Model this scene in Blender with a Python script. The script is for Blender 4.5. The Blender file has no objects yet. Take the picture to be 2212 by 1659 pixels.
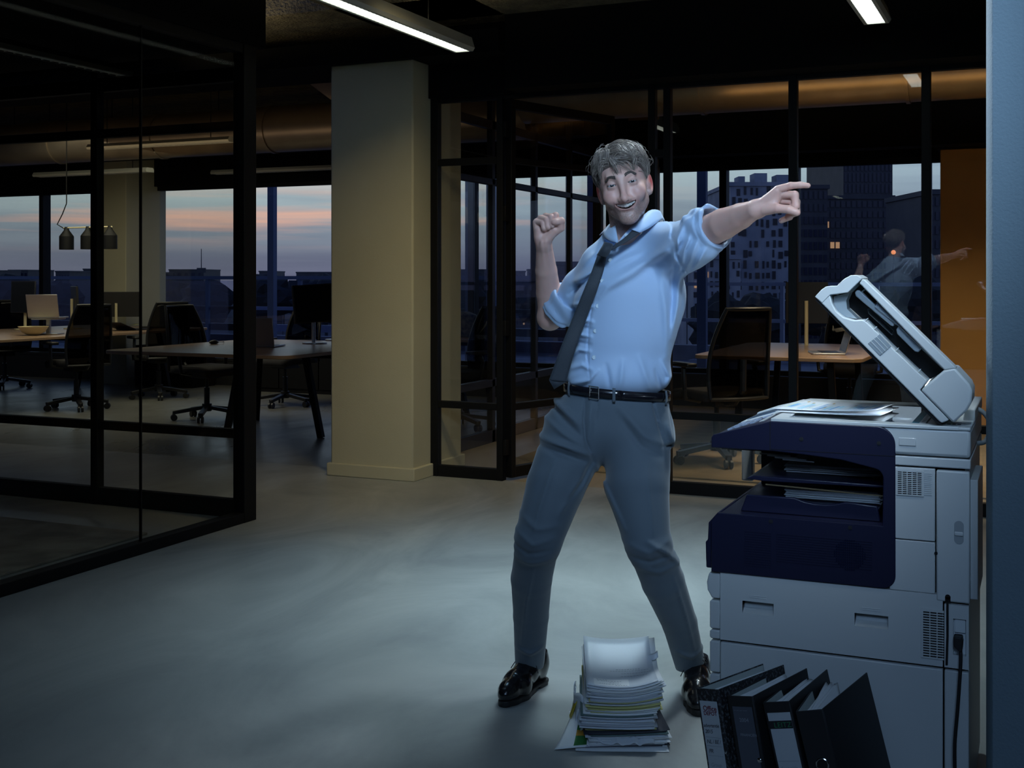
import bpy, bmesh, math, random
import numpy as np
from mathutils import Vector, Matrix, noise as mnoise

PI = math.pi
SC = bpy.context.scene
COL = SC.collection
rnd = random.Random(7)

# ------------------------------------------------------------------ camera
FPX, EYE, HORIZON, MIDX = 2600.0, 1.33, 600.0, 1106.0
YAW = math.atan2(1150.0, 2600.0)
SY, CY = math.sin(YAW), math.cos(YAW)
cam = bpy.data.cameras.new('camera')
cam.sensor_width = 36.0
cam.lens = 36.0 * FPX / 2212.0
cam.shift_y = -(829.5 - HORIZON) / 2212.0
cam.clip_start, cam.clip_end = 0.05, 3000
camo = bpy.data.objects.new('camera', cam)
COL.objects.link(camo)
camo.location = (0, 0, EYE)
camo.rotation_euler = (PI / 2, 0, YAW)
SC.camera = camo

# ------------------------------------------------------------------ view, world (dusk sky)
SC.view_settings.view_transform = 'Standard'
SC.view_settings.look = 'None'
SC.view_settings.gamma = 1.0
SC.view_settings.use_curve_mapping = False
SC.view_settings.exposure = 0.0

w = bpy.data.worlds.new('dusk')
SC.world = w
w.use_nodes = True
nt = w.node_tree
nt.nodes.clear()
def N(t, **kw):
    n = nt.nodes.new(t)
    for k, v in kw.items():
        setattr(n, k, v)
    return n
L = nt.links.new
out = N('ShaderNodeOutputWorld'); bg = N('ShaderNodeBackground')
tc = N('ShaderNodeTexCoord'); sep = N('ShaderNodeSeparateXYZ')
L(tc.outputs['Generated'], sep.inputs[0])
ramp = N('ShaderNodeValToRGB')
cr = ramp.color_ramp
cr.elements[0].position = 0.0; cr.elements[0].color = (0.130, 0.140, 0.215, 1)
cr.elements[1].position = 1.0; cr.elements[1].color = (0.035, 0.065, 0.14, 1)
for p, c in ((0.018, (0.150, 0.17, 0.235, 1)), (0.045, (0.24, 0.295, 0.345, 1)), (0.085, (0.42, 0.53, 0.55, 1)), (0.16, (0.33, 0.42, 0.50, 1)), (0.4, (0.10, 0.16, 0.28, 1))):
    e = cr.elements.new(p); e.color = c
L(sep.outputs['Z'], ramp.inputs[0])
# the side of the sky away from the sunset is bluer
dotn = N('ShaderNodeVectorMath', operation='DOT_PRODUCT')
L(tc.outputs['Generated'], dotn.inputs[0])
dotn.inputs[1].default_value = (-0.64, 0.768, 0.0)
mr = N('ShaderNodeMapRange'); L(dotn.outputs['Value'], mr.inputs[0])
mr.inputs[1].default_value = 0.60; mr.inputs[2].default_value = 0.99
blue = N('ShaderNodeMix', data_type='RGBA', blend_type='MULTIPLY')
blue.inputs[0].default_value = 1.0
tint = N('ShaderNodeMix', data_type='RGBA')
L(mr.outputs[0], tint.inputs[0])
tint.inputs[6].default_value = (0.60, 0.66, 0.96, 1); tint.inputs[7].default_value = (1.0, 0.98, 0.95, 1)
L(ramp.outputs[0], blue.inputs[6]); L(tint.outputs[2], blue.inputs[7])
# streaked clouds
mp = N('ShaderNodeMapping'); L(tc.outputs['Generated'], mp.inputs[0])
mp.inputs['Scale'].default_value = (2.0, 2.0, 34.0)
mp.inputs['Rotation'].default_value = (0.035, 0.05, 0)
nz = N('ShaderNodeTexNoise'); L(mp.outputs[0], nz.inputs['Vector'])
nz.inputs['Scale'].default_value = 1.6; nz.inputs['Detail'].default_value = 7; nz.inputs['Roughness'].default_value = 0.55
nr = N('ShaderNodeMapRange'); L(nz.outputs[0], nr.inputs[0])
nr.inputs[1].default_value = 0.40; nr.inputs[2].default_value = 0.68
gray = N('ShaderNodeMix', data_type='RGBA', blend_type='MULTIPLY')
L(nr.outputs[0], gray.inputs[0]); L(blue.outputs[2], gray.inputs[6]); gray.inputs[7].default_value = (0.74, 0.74, 0.80, 1)
mp2 = N('ShaderNodeMapping'); L(tc.outputs['Generated'], mp2.inputs[0])
mp2.inputs['Scale'].default_value = (1.5, 1.5, 30.0); mp2.inputs['Location'].default_value = (3.1, 1.7, 0.35)
mp2.inputs['Rotation'].default_value = (0.03, 0.09, 0)
nz2 = N('ShaderNodeTexNoise'); L(mp2.outputs[0], nz2.inputs['Vector'])
nz2.inputs['Scale'].default_value = 1.5; nz2.inputs['Detail'].default_value = 5
nr2 = N('ShaderNodeMapRange'); L(nz2.outputs[0], nr2.inputs[0])
nr2.inputs[1].default_value = 0.53; nr2.inputs[2].default_value = 0.74
band = N('ShaderNodeValToRGB'); b = band.color_ramp
b.elements[0].position = 0.022; b.elements[0].color = (0, 0, 0, 1)
b.elements[1].position = 0.085; b.elements[1].color = (0, 0, 0, 1)
e = b.elements.new(0.040); e.color = (1, 1, 1, 1)
e = b.elements.new(0.055); e.color = (1, 1, 1, 1)
L(sep.outputs['Z'], band.inputs[0])
m1 = N('ShaderNodeMath', operation='MULTIPLY'); L(nr2.outputs[0], m1.inputs[0]); L(band.outputs[0], m1.inputs[1])
mr2 = N('ShaderNodeMapRange'); L(dotn.outputs['Value'], mr2.inputs[0])
mr2.inputs[1].default_value = 0.88; mr2.inputs[2].default_value = 0.99
m2 = N('ShaderNodeMath', operation='MULTIPLY'); L(m1.outputs[0], m2.inputs[0]); L(mr2.outputs[0], m2.inputs[1])
orange = N('ShaderNodeMix', data_type='RGBA')
L(m2.outputs[0], orange.inputs[0]); L(gray.outputs[2], orange.inputs[6]); orange.inputs[7].default_value = (0.80, 0.40, 0.26, 1)
L(orange.outputs[2], bg.inputs[0])
bg.inputs[1].default_value = 1.32
L(bg.outputs[0], out.inputs[0])

# ------------------------------------------------------------------ large lights
def area(name, loc, target, sx, sy, power, col, spread=180):
    l = bpy.data.lights.new(name, 'AREA')
    l.shape = 'RECTANGLE'; l.size = sx; l.size_y = sy
    l.energy = power; l.color = col; l.spread = math.radians(spread)
    o = bpy.data.objects.new(name, l); COL.objects.link(o)
    o.location = loc
    o.rotation_euler = (Vector(target) - Vector(loc)).to_track_quat('-Z', 'Y').to_euler()
    return o
COOL = (0.62, 0.80, 1.0)
def spot(name, loc, target, power, col, angle, blend=1.0, r=0.15):
    l = bpy.data.lights.new(name, 'SPOT')
    l.energy = power; l.color = col; l.spot_size = math.radians(angle); l.spot_blend = blend; l.shadow_soft_size = r
    o = bpy.data.objects.new(name, l); COL.objects.link(o)
    o.location = loc
    o.rotation_euler = (Vector(target) - Vector(loc)).to_track_quat('-Z', 'Y').to_euler()
    return o
spot('studio_key_light', (-0.05, 1.1, 2.75), (-0.80, 3.5, 1.48), 235, (0.50, 0.73, 1.0), 47, 1.0, 0.22)
spot('overhead_rim_spot', (-0.85, 4.25, 2.93), (-1.08, 3.5, 1.3), 120, (0.74, 0.90, 1.0), 44, 1.0, 0.12)  # added spot without a fixture, brightens hair and shoulders
spot('printer_fill_spot', (-0.40, 2.35, 2.93), (-0.47, 3.34, 0.97), 115, (0.80, 0.93, 1.0), 22, 0.9, 0.10)  # added spot with no lamp behind it, brightens the paper on the glass
area('scanner_light', (-0.302, 3.24, 0.985), (-1.1, 3.45, 1.75), 0.05, 0.26, 2.5, (0.72, 0.86, 1.0), 150)
area('pool_light', (-1.55, 4.95, 2.97), (-1.6, 4.8, 0.0), 0.6, 0.6, 21, (0.62, 0.84, 0.95), 76)
area('floor_glow_light', (-2.3, 3.6, 2.97), (-2.3, 3.7, 0.0), 0.6, 0.6, 2.6, (0.40, 0.70, 1.0), 95)
area('soft_fill_light', (0.3, -0.8, 2.7), (-0.9, 3.6, 0.6), 1.2, 0.9, 6.0, (0.38, 0.62, 1.0), 70)
area('warm_column_light', (-2.6, 5.2, 2.9), (-3.8, 6.95, 0.2), 0.3, 0.3, 4.0, (1.0, 0.82, 0.44), 75)
area('warm_meeting_room_light', (-0.9, 8.6, 2.46), (-0.7, 9.0, 0.0), 1.8, 0.5, 30, (1.0, 0.80, 0.52), 130)
area('duct_uplight', (-0.9, 9.2, 2.56), (-0.9, 9.7, 4.0), 3.0, 0.2, 2.2, (1.0, 0.55, 0.18), 150)
spot('edge_spot', (-2.0, 4.4, 2.95), (-0.1, 2.89, 1.65), 420, (0.74, 0.88, 1.0), 29, 1.0, 0.06)  # added spot without a fixture, brightens the edge of the right wall
area('ceiling_fill_light', (-5.0, 6.3, 2.72), (-4.9, 6.5, 3.4), 1.2, 0.15, 2.2, (1.0, 0.84, 0.52), 130)  # added upward fill, no fixture; lifts the ceiling near the column
area('office_glow_light', (-8.6, 9.4, 2.5), (-9.2, 10.2, 0.0), 2.5, 2.0, 36, (0.98, 0.92, 0.70), 160)  # added fill for the unlit open office
area('office_ceiling_fill', (-7.5, 9.0, 2.3), (-7.5, 9.4, 4.0), 5.0, 0.3, 3.5, (1.0, 0.72, 0.42), 160)  # added warm fill from below; the office has no such lamp

# ------------------------------------------------------------------ pixel -> place helpers (only used to read places off the photo)
def P(u, v, d):
    lat = (u - MIDX) / FPX * d
    return Vector((-SY * d + CY * lat, CY * d + SY * lat, EYE - (v - HORIZON) * d / FPX))
def G(u, v, z=0.0):
    return P(u, v, FPX * (EYE - z) / (v - HORIZON))
def PY(u, v, Y):
    k = (u - MIDX) / FPX
    return P(u, v, Y / (CY + SY * k))
def PX(u, v, X):
    k = (u - MIDX) / FPX
    return P(u, v, X / (-SY + CY * k))

# ------------------------------------------------------------------ materials
def mat(name, col, rough=0.5, metal=0.0, spec=0.5, bump=None, var=None, coat=0.0, emit=None, alpha=None, sheen=0.0, trans=0.0):
    m = bpy.data.materials.new(name); m.use_nodes = True
    t = m.node_tree; p = t.nodes['Principled BSDF']
    p.inputs['Base Color'].default_value = (*col, 1)
    p.inputs['Roughness'].default_value = rough
    p.inputs['Metallic'].default_value = metal
    p.inputs['Specular IOR Level'].default_value = spec
    p.inputs['Coat Weight'].default_value = coat
    p.inputs['Sheen Weight'].default_value = sheen
    p.inputs['Transmission Weight'].default_value = trans
    tcn = t.nodes.new('ShaderNodeTexCoord')
    if var:   # (scale, other colour, detail, contrast lo, hi)
        n = t.nodes.new('ShaderNodeTexNoise'); n.inputs['Scale'].default_value = var[0]; n.inputs['Detail'].default_value = var[2] if len(var) > 2 else 4
        t.links.new(tcn.outputs['Object'], n.inputs['Vector'])
        r = t.nodes.new('ShaderNodeMapRange'); t.links.new(n.outputs[0], r.inputs[0])
        r.inputs[1].default_value = var[3] if len(var) > 3 else 0.35; r.inputs[2].default_value = var[4] if len(var) > 4 else 0.65
        x = t.nodes.new('ShaderNodeMix'); x.data_type = 'RGBA'
        t.links.new(r.outputs[0], x.inputs[0]); x.inputs[6].default_value = (*col, 1); x.inputs[7].default_value = (*var[1], 1)
        t.links.new(x.outputs[2], p.inputs['Base Color'])
    if bump:
        n = t.nodes.new('ShaderNodeTexNoise'); n.inputs['Scale'].default_value = bump[0]; n.inputs['Detail'].default_value = 4
        t.links.new(tcn.outputs['Object'], n.inputs['Vector'])
        bn = t.nodes.new('ShaderNodeBump'); bn.inputs['Strength'].default_value = bump[1]; bn.inputs['Distance'].default_value = bump[2] if len(bump) > 2 else 0.01
        t.links.new(n.outputs[0], bn.inputs['Height']); t.links.new(bn.outputs[0], p.inputs['Normal'])
    if emit:
        p.inputs['Emission Color'].default_value = (*emit[0], 1); p.inputs['Emission Strength'].default_value = emit[1]
    return m

def glass_mat(name, tint, refl=1.0, ior=1.45):
    m = bpy.data.materials.new(name); m.use_nodes = True
    t = m.node_tree; t.nodes.clear()
    o = t.nodes.new('ShaderNodeOutputMaterial'); mx = t.nodes.new('ShaderNodeMixShader')
    tr = t.nodes.new('ShaderNodeBsdfTransparent'); tr.inputs[0].default_value = (*tint, 1)
    gl = t.nodes.new('ShaderNodeBsdfGlossy'); gl.inputs['Roughness'].default_value = 0.0; gl.inputs[0].default_value = (1, 1, 1, 1)
    fr = t.nodes.new('ShaderNodeFresnel')
    ge = t.nodes.new('ShaderNodeNewGeometry'); io = t.nodes.new('ShaderNodeMapRange')     # thin pane: same reflectance from both faces
    io.inputs[3].default_value = ior; io.inputs[4].default_value = 1.0 / ior
    t.links.new(ge.outputs['Backfacing'], io.inputs[0]); t.links.new(io.outputs[0], fr.inputs[0])
    mm = t.nodes.new('ShaderNodeMath'); mm.operation = 'MULTIPLY'; mm.inputs[1].default_value = refl
    t.links.new(fr.outputs[0], mm.inputs[0]); t.links.new(mm.outputs[0], mx.inputs[0])
    t.links.new(tr.outputs[0], mx.inputs[1]); t.links.new(gl.outputs[0], mx.inputs[2])
    t.links.new(mx.outputs[0], o.inputs[0])
    return m

M = {}
M['black_steel'] = mat('black_steel', (0.0045, 0.0045, 0.005), 0.55, spec=0.22)
M['black_paint'] = mat('black_paint', (0.006, 0.006, 0.0065), 0.9, spec=0.1)
M['plaster_cream'] = mat('plaster_cream', (0.53, 0.485, 0.335), 0.75, bump=(160, 0.25, 0.004), var=(1.5, (0.49, 0.45, 0.305)))
M['plaster_wall'] = mat('plaster_wall', (0.17, 0.235, 0.28), 0.75, bump=(170, 0.45, 0.004))
M['rough_ceiling'] = mat('rough_ceiling', (0.17, 0.14, 0.085), 0.95, bump=(45, 1.0, 0.05), var=(9, (0.09, 0.075, 0.05), 6))
M['duct'] = mat('duct_metal', (0.36, 0.30, 0.23), 0.38, metal=0.75, var=(3, (0.28, 0.23, 0.18)))
M['glass'] = glass_mat('clear_glass', (0.965, 0.975, 0.97), 0.6)
M['glass_front'] = glass_mat('meeting_room_glass', (0.955, 0.965, 0.96), 1.5)
M['glass_dark'] = glass_mat('smoked_glass', (0.93, 0.93, 0.905), 0.04)
M['glass_out'] = glass_mat('outer_glass', (0.94, 0.95, 0.96))
M['white_metal'] = mat('white_metal', (0.55, 0.55, 0.50), 0.4)
M['mesh_black'] = mat('mesh_black', (0.012, 0.012, 0.012), 0.7)
M['plastic_black'] = mat('plastic_black', (0.016, 0.016, 0.017), 0.4)
M['fabric_black'] = mat('fabric_black', (0.022, 0.020, 0.020), 0.9, bump=(300, 0.3))
M['wood'] = mat('desk_wood', (0.36, 0.235, 0.145), 0.32, var=(4, (0.30, 0.195, 0.12)))
M['wood_edge'] = mat('wood_edge', (0.50, 0.26, 0.10), 0.45)
M['alu'] = mat('aluminium', (0.50, 0.50, 0.52), 0.35, metal=0.9)
M['screen'] = mat('dark_screen', (0.012, 0.013, 0.016), 0.15)
M['cream_plastic'] = mat('cream_plastic', (0.62, 0.54, 0.33), 0.45)
M['rug'] = mat('rug_tan', (0.33, 0.25, 0.15), 0.95, bump=(220, 0.6, 0.01), var=(6, (0.26, 0.20, 0.12)))
M['rug_grey'] = mat('rug_grey', (0.40, 0.36, 0.30), 0.95, bump=(220, 0.6, 0.01), var=(5, (0.24, 0.21, 0.18), 6))

# ------------------------------------------------------------------ mesh builder
class MB:
    def __init__(s):
        s.v = []; s.f = []; s.mi = []; s.cur = 0
    def add(s, vs, fs):
        n = len(s.v)
        s.v += [tuple(p) for p in vs]
        s.f += [tuple(i + n for i in f) for f in fs]
        s.mi += [s.cur] * len(fs)
        return s
    def box(s, x0, y0, z0, x1, y1, z1, M4=None):
        vs = [(x, y, z) for z in (z0, z1) for y in (y0, y1) for x in (x0, x1)]
        if M4 is not None: vs = [M4 @ Vector(p) for p in vs]
        return s.add(vs, [(0, 2, 3, 1), (4, 5, 7, 6), (0, 1, 5, 4), (2, 6, 7, 3), (0, 4, 6, 2), (1, 3, 7, 5)])
    def bar(s, a, b, wd, ht, up=(0, 0, 1)):
        a = Vector(a); b = Vector(b); d = (b - a); ln = d.length; d.normalize()
        up = Vector(up)
        if abs(d.dot(up)) > 0.98: up = Vector((0, 1, 0))
        x = d.cross(up).normalized(); y = x.cross(d).normalized()
        m = Matrix((x, y, d)).transposed().to_4x4(); m.translation = a
        return s.box(-wd / 2, -ht / 2, 0, wd / 2, ht / 2, ln, m)
    def prism(s, poly, h0, h1, axis='z'):
        """extrude a 2d polygon; axis z: (x,y), axis y: (x,z), axis x: (y,z)"""
        def q(p, h):
            return (p[0], p[1], h) if axis == 'z' else ((p[0], h, p[1]) if axis == 'y' else (h, p[0], p[1]))
        n = len(poly)
        vs = [q(p, h0) for p in poly] + [q(p, h1) for p in poly]
        fs = [tuple(range(n))[::-1], tuple(range(n, 2 * n))] + [(i, (i + 1) % n, n + (i + 1) % n, n + i) for i in range(n)]
        return s.add(vs, fs)
    def tube(s, pts, r, n=8, cap=True):
        pts = [Vector(p) for p in pts]
        rs = r if isinstance(r, (list, tuple)) else [r] * len(pts)
        rings = []; prev = None
        for i, p in enumerate(pts):
            d = (pts[min(i + 1, len(pts) - 1)] - pts[max(i - 1, 0)]).normalized()
            if prev is None:
                a = Vector((0, 0, 1)) if abs(d.z) < 0.9 else Vector((1, 0, 0))
                x = d.cross(a).normalized()
            else:
                x = (prev - d * prev.dot(d)).normalized()
            prev = x; y = d.cross(x)
            rings.append([p + (x * math.cos(2 * PI * k / n) + y * math.sin(2 * PI * k / n)) * rs[i] for k in range(n)])
        vs = [p for r_ in rings for p in r_]
        fs = []
        for i in range(len(rings) - 1):
            for k in range(n):
                k2 = (k + 1) % n
                fs.append((i * n + k, i * n + k2, (i + 1) * n + k2, (i + 1) * n + k))
        if cap:
            fs.append(tuple(range(n))[::-1]); fs.append(tuple((len(rings) - 1) * n + k for k in range(n)))
        return s.add(vs, fs)
    def cyl(s, a, b, r, n=16, r2=None):
        return s.tube([a, b], [r, r if r2 is None else r2], n)
    def lathe(s, prof, c=(0, 0, 0), n=24):
        """profile of (radius, z)"""
        c = Vector(c); m = len(prof); vs = []
        for r, z in prof:
            for k in range(n):
                a = 2 * PI * k / n
                vs.append((c.x + r * math.cos(a), c.y + r * math.sin(a), c.z + z))
        fs = [(i * n + k, i * n + (k + 1) % n, (i + 1) * n + (k + 1) % n, (i + 1) * n + k) for i in range(m - 1) for k in range(n)]
        fs.append(tuple(range(n))[::-1]); fs.append(tuple((m - 1) * n + k for k in range(n)))
        return s.add(vs, fs)
    def sphere(s, c, r, n=14, m=9, sc=(1, 1, 1)):
        c = Vector(c); vs = []; fs = []
        for i in range(m + 1):
            t = PI * i / m
            for k in range(n):
                a = 2 * PI * k / n
                vs.append((c.x + r * sc[0] * math.sin(t) * math.cos(a), c.y + r * sc[1] * math.sin(t) * math.sin(a), c.z + r * sc[2] * math.cos(t)))
        for i in range(m):
            for k in range(n):
                fs.append((i * n + k, (i + 1) * n + k, (i + 1) * n + (k + 1) % n, i * n + (k + 1) % n))
        return s.add(vs, fs)
    def grid(s, fn, nu, nv):
        vs = [fn(i / (nu - 1), j / (nv - 1)) for j in range(nv) for i in range(nu)]
        fs = [(j * nu + i, j * nu + i + 1, (j + 1) * nu + i + 1, (j + 1) * nu + i) for j in range(nv - 1) for i in range(nu - 1)]
        return s.add(vs, fs)
    def mesh(s, name, mats, angle=35):
        me = bpy.data.meshes.new(name)
        me.from_pydata(s.v, [], s.f)
        for m_ in (mats if isinstance(mats, (list, tuple)) else [mats]):
            me.materials.append(m_)
        me.polygons.foreach_set('material_index', s.mi)
        bm = bmesh.new(); bm.from_mesh(me)
        bmesh.ops.recalc_face_normals(bm, faces=bm.faces)
        bm.to_mesh(me); bm.free()
        me.polygons.foreach_set('use_smooth', [True] * len(me.polygons))
        me.set_sharp_from_angle(angle=math.radians(angle))
        me.update()
        return me
    def build(s, name, mats, parent=None, bevel=0, angle=35, seg=2, solid=0, loc=None, rot=None):
        o = bpy.data.objects.new(name, s.mesh(name, mats, angle)); COL.objects.link(o)
        if parent is not None: o.parent = parent
        if loc is not None: o.location = loc
        if rot is not None: o.rotation_euler = rot
        if solid:
            sm = o.modifiers.new('solid', 'SOLIDIFY'); sm.thickness = solid; sm.offset = 0
        if bevel:
            b_ = o.modifiers.new('bevel', 'BEVEL'); b_.width = bevel; b_.segments = seg; b_.limit_method = 'ANGLE'; b_.angle_limit = math.radians(40)
            b_.harden_normals = False
        return o

def tag(o, label=None, cat=None, group=None, kind=None):
    if label: o['label'] = label
    if cat: o['category'] = cat
    if group: o['group'] = group
    if kind: o['kind'] = kind
    return o
def empty(name, loc=(0, 0, 0), rz=0.0, label=None, cat=None, group=None, kind=None):
    o = bpy.data.objects.new(name, None); COL.objects.link(o)
    o.empty_display_size = 0.1
    o.location = loc; o.rotation_euler = (0, 0, rz)
    return tag(o, label, cat, group, kind)
def copy_tree(o, parent=None):
    c = o.copy(); COL.objects.link(c)
    if parent is not None: c.parent = parent
    for ch in list(o.children): copy_tree(ch, c)
    return c
def text_mesh(txt, size, font_space=1.0, extrude=0.0, bold=0.0, shear=0.0, align='LEFT'):
    cu = bpy.data.curves.new('lettering', 'FONT')
    cu.body = txt; cu.size = size; cu.extrude = extrude; cu.offset = bold; cu.shear = shear
    cu.space_character = font_space; cu.align_x = align; cu.resolution_u = 3
    o = bpy.data.objects.new('lettering', cu); COL.objects.link(o)
    dg = bpy.context.evaluated_depsgraph_get()
    me = bpy.data.meshes.new_from_object(o.evaluated_get(dg))
    bpy.data.objects.remove(o); bpy.data.curves.remove(cu)
    return me
def lettering(txt, size, m4, material, parent, name='lettering', **kw):
    me = text_mesh(txt, size, **kw)
    me.materials.clear(); me.materials.append(material)
    me.transform(m4)
    o = bpy.data.objects.new(name, me); COL.objects.link(o); o.parent = parent
    return o
# ================================================================== THE SETTING
def S(o): o['kind'] = 'structure'; return o

def floor_mat(name, c1, c2, rough, bumpy=0.05):
    m = mat(name, c1, rough)
    t = m.node_tree; p = t.nodes['Principled BSDF']
    tcn = [n for n in t.nodes if n.type == 'TEX_COORD'][0]
    mp = t.nodes.new('ShaderNodeMapping'); mp.inputs['Scale'].default_value = (0.9, 0.55, 1); mp.inputs['Rotation'].default_value = (0, 0, 0.5)
    t.links.new(tcn.outputs['Object'], mp.inputs[0])
    n1 = t.nodes.new('ShaderNodeTexNoise'); n1.inputs['Scale'].default_value = 1.3; n1.inputs['Detail'].default_value = 9; n1.inputs['Roughness'].default_value = 0.62; n1.inputs['Distortion'].default_value = 1.6
    t.links.new(mp.outputs[0], n1.inputs['Vector'])
    r = t.nodes.new('ShaderNodeValToRGB'); r.color_ramp.elements[0].position = 0.33; r.color_ramp.elements[0].color = (*c2, 1)
    r.color_ramp.elements[1].position = 0.68; r.color_ramp.elements[1].color = (*c1, 1)
    t.links.new(n1.outputs[0], r.inputs[0]); t.links.new(r.outputs[0], p.inputs['Base Color'])
    r2 = t.nodes.new('ShaderNodeMapRange'); t.links.new(n1.outputs[0], r2.inputs[0])
    r2.inputs[1].default_value = 0.3; r2.inputs[2].default_value = 0.7; r2.inputs[3].default_value = rough + 0.10; r2.inputs[4].default_value = rough - 0.05
    t.links.new(r2.outputs[0], p.inputs['Roughness'])
    n2 = t.nodes.new('ShaderNodeTexNoise'); n2.inputs['Scale'].default_value = 25; n2.inputs['Detail'].default_value = 3
    t.links.new(tcn.outputs['Object'], n2.inputs['Vector'])
    b_ = t.nodes.new('ShaderNodeBump'); b_.inputs['Strength'].default_value = bumpy; b_.inputs['Distance'].default_value = 0.005
    t.links.new(n2.outputs[0], b_.inputs['Height']); t.links.new(b_.outputs[0], p.inputs['Normal'])
    return m
M['concrete'] = floor_mat('polished_concrete', (0.36, 0.37, 0.36), (0.24, 0.25, 0.25), 0.38)
M['vinyl'] = floor_mat('office_vinyl', (0.20, 0.20, 0.18), (0.14, 0.14, 0.13), 0.30)
M['tan_floor'] = floor_mat('meeting_floor', (0.34, 0.28, 0.19), (0.29, 0.24, 0.16), 0.42)

YG, YF, XR, XC = 7.2, 12.3, -4.0, -4.1      # glass front, facade, left room front, meeting room side
S(MB().box(-16, -4, -0.2, 6, YG, 0).build('floor', M['concrete']))
S(MB().box(-16, YG, -0.2, XC, YF + 0.3, 0).build('floor', M['vinyl']))
S(MB().box(XC, YG, -0.2, 6, YF + 0.3, 0).build('floor', M['tan_floor']))
S(MB().box(XR - 0.05, -4, 3.0, 6, 6.96, 3.2).box(-16, 6.4, 3.0, -3.13, 7.9, 3.2).build('ceiling', M['rough_ceiling']))
S(MB().box(-16, 7.9, 3.35, 6, YF + 0.3, 3.5).build('ceiling', M['rough_ceiling']))
S(MB().box(-16, 7.9, 3.0, XC, 7.95, 3.4).build('trim_1', M['black_paint']))
S(MB().box(-9, -4, 2.60, XR - 0.02, 5.56, 3.2).box(XR - 0.05, -4, 2.60, XR + 0.045, 5.56, 3.05).build('ceiling', M['black_paint']))
# outer walls that close the floor off
M['dark_wall'] = mat('dark_wall', (0.035, 0.037, 0.042), 0.85)
S(MB().box(-16, -4.2, 0, 6, -4, 3.2).build('wall_rear', M['dark_wall']))
S(MB().box(6, -4, 0, 6.2, YF + 0.3, 3.5).build('wall_east', M['dark_wall']))
S(MB().box(-16.2, -4, 0, -16, YF + 0.3, 3.5).build('wall_west', M['dark_wall']))
S(MB().box(-9.1, -4, 0, -9.0, 5.5, 3.0).build('wall_meeting_room_west', M['dark_wall']))
S(MB().box(-4.08, -4, 0, -3.92, 1.2, 2.6).build('wall_corridor', M['dark_wall']))

# pillar-like wall end at the right, rounded plaster edge
c = PY(2129.5, 600, 2.92)
pm = MB(); r_ = 0.035; x0 = c.x; y0 = 2.885
poly = [(2.2, y0)]
poly += [(2.2, y0 + 0.36), (x0, y0 + 0.36), (x0, y0 + 0.05), (x0 + 0.003, y0 + 0.032), (x0 + 0.0135, y0 + 0.002), (x0 + 0.016, y0)]
pm.prism(poly, 0, 3.0)
S(pm.build('wall_right', M['plaster_wall']))

# column
co = S(empty('wall_column', (-4.085, 7.28, 0)))
tag(co, 'cream plastered square column between the two glass rooms', 'column')
co['kind'] = 'structure'
MB().box(-0.315, -0.355, 0, 0.315, 0.36, 2.76).build('shaft', M['plaster_cream'], co, bevel=0.012)
MB().box(-0.335, -0.375, 0, 0.335, 0.38, 0.085).build('baseboard', M['plaster_cream'], co, bevel=0.006)

# black steel beams and bulkheads
S(MB().box(-16, 6.86, 2.755, -3.13, 7.5, 2.90).build('trim_2', M['black_paint']))
S(MB().box(-3.13, 6.96, 2.53, 6, 7.26, 3.3).box(-3.77, 7.14, 2.53, -3.13, 7.26, 3.3).build('trim_3', M['black_paint']))
S(MB().box(-3.2, 7.26, 2.9, 6, 7.9, 3.5).build('trim_4', M['black_paint']))

def post(mb, x, y, z0, z1, wx, wy): return mb.box(x - wx / 2, y - wy / 2, z0, x + wx / 2, y + wy / 2, z1)
# ---- left glass room, front (along Y at X = XR) and its rear screen (along X at Y = 5.5)
wl = S(empty('wall_left', (0, 0, 0)))
XI = XR
post(MB(), XI, 5.43, 0, 2.62, 0.075, 0.11).build('corner_post', M['black_steel'], wl, bevel=0.004)
MB().box(XI - 0.035, 1.2, 0, XI + 0.035, 5.40, 0.055).build('bottom_rail', M['black_steel'], wl, bevel=0.003)
MB().box(XI - 0.03, 1.2, 2.55, XI + 0.03, 5.40, 2.61).build('top_rail', M['black_steel'], wl)
MB().box(XI - 0.006, 1.2, 0.05, XI + 0.006, 4.597, 2.56).build('pane', M['glass_dark'], wl)
MB().box(XI - 0.006, 4.603, 0.05, XI + 0.006, 5.38, 2.56).build('pane', M['glass_dark'], wl)
MB().box(XI - 0.007, 4.597, 0.05, XI + 0.007, 4.603, 2.56).build('pane_joint', M['black_steel'], wl)
wr = S(empty('wall_left_rear', (0, 0, 0)))
YR = 5.5
xs = [-9.0, PY(210, 800, YR).x, XI]
for (z0, z1, nm) in ((0.0, 0.10, 'bottom_rail'), (0.44, 0.49, 'middle_rail'), (2.15, 2.20, 'transom'), (2.42, 2.50, 'top_rail')):
    MB().box(-9.0, YR - 0.025, z0, XI, YR + 0.025, z1).build(nm, M['black_steel'], wr, bevel=0.003)
for x in (PY(210, 800, YR).x, PY(210, 800, YR).x - 1.35):
    post(MB(), x, YR, 0, 2.6, 0.05, 0.06).build('mullion', M['black_steel'], wr, bevel=0.003)
xm = PY(210, 800, YR).x
for a, b_ in ((xm + 0.025, XI - 0.03), (xm - 1.325, xm - 0.025), (-9.0, xm - 1.375)):
    for z0, z1 in ((0.10, 0.44), (0.49, 2.15), (2.2, 2.42)):
        MB().box(a, YR - 0.005, z0, b_, YR + 0.005, z1).build('pane', M['glass'], wr)

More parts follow.
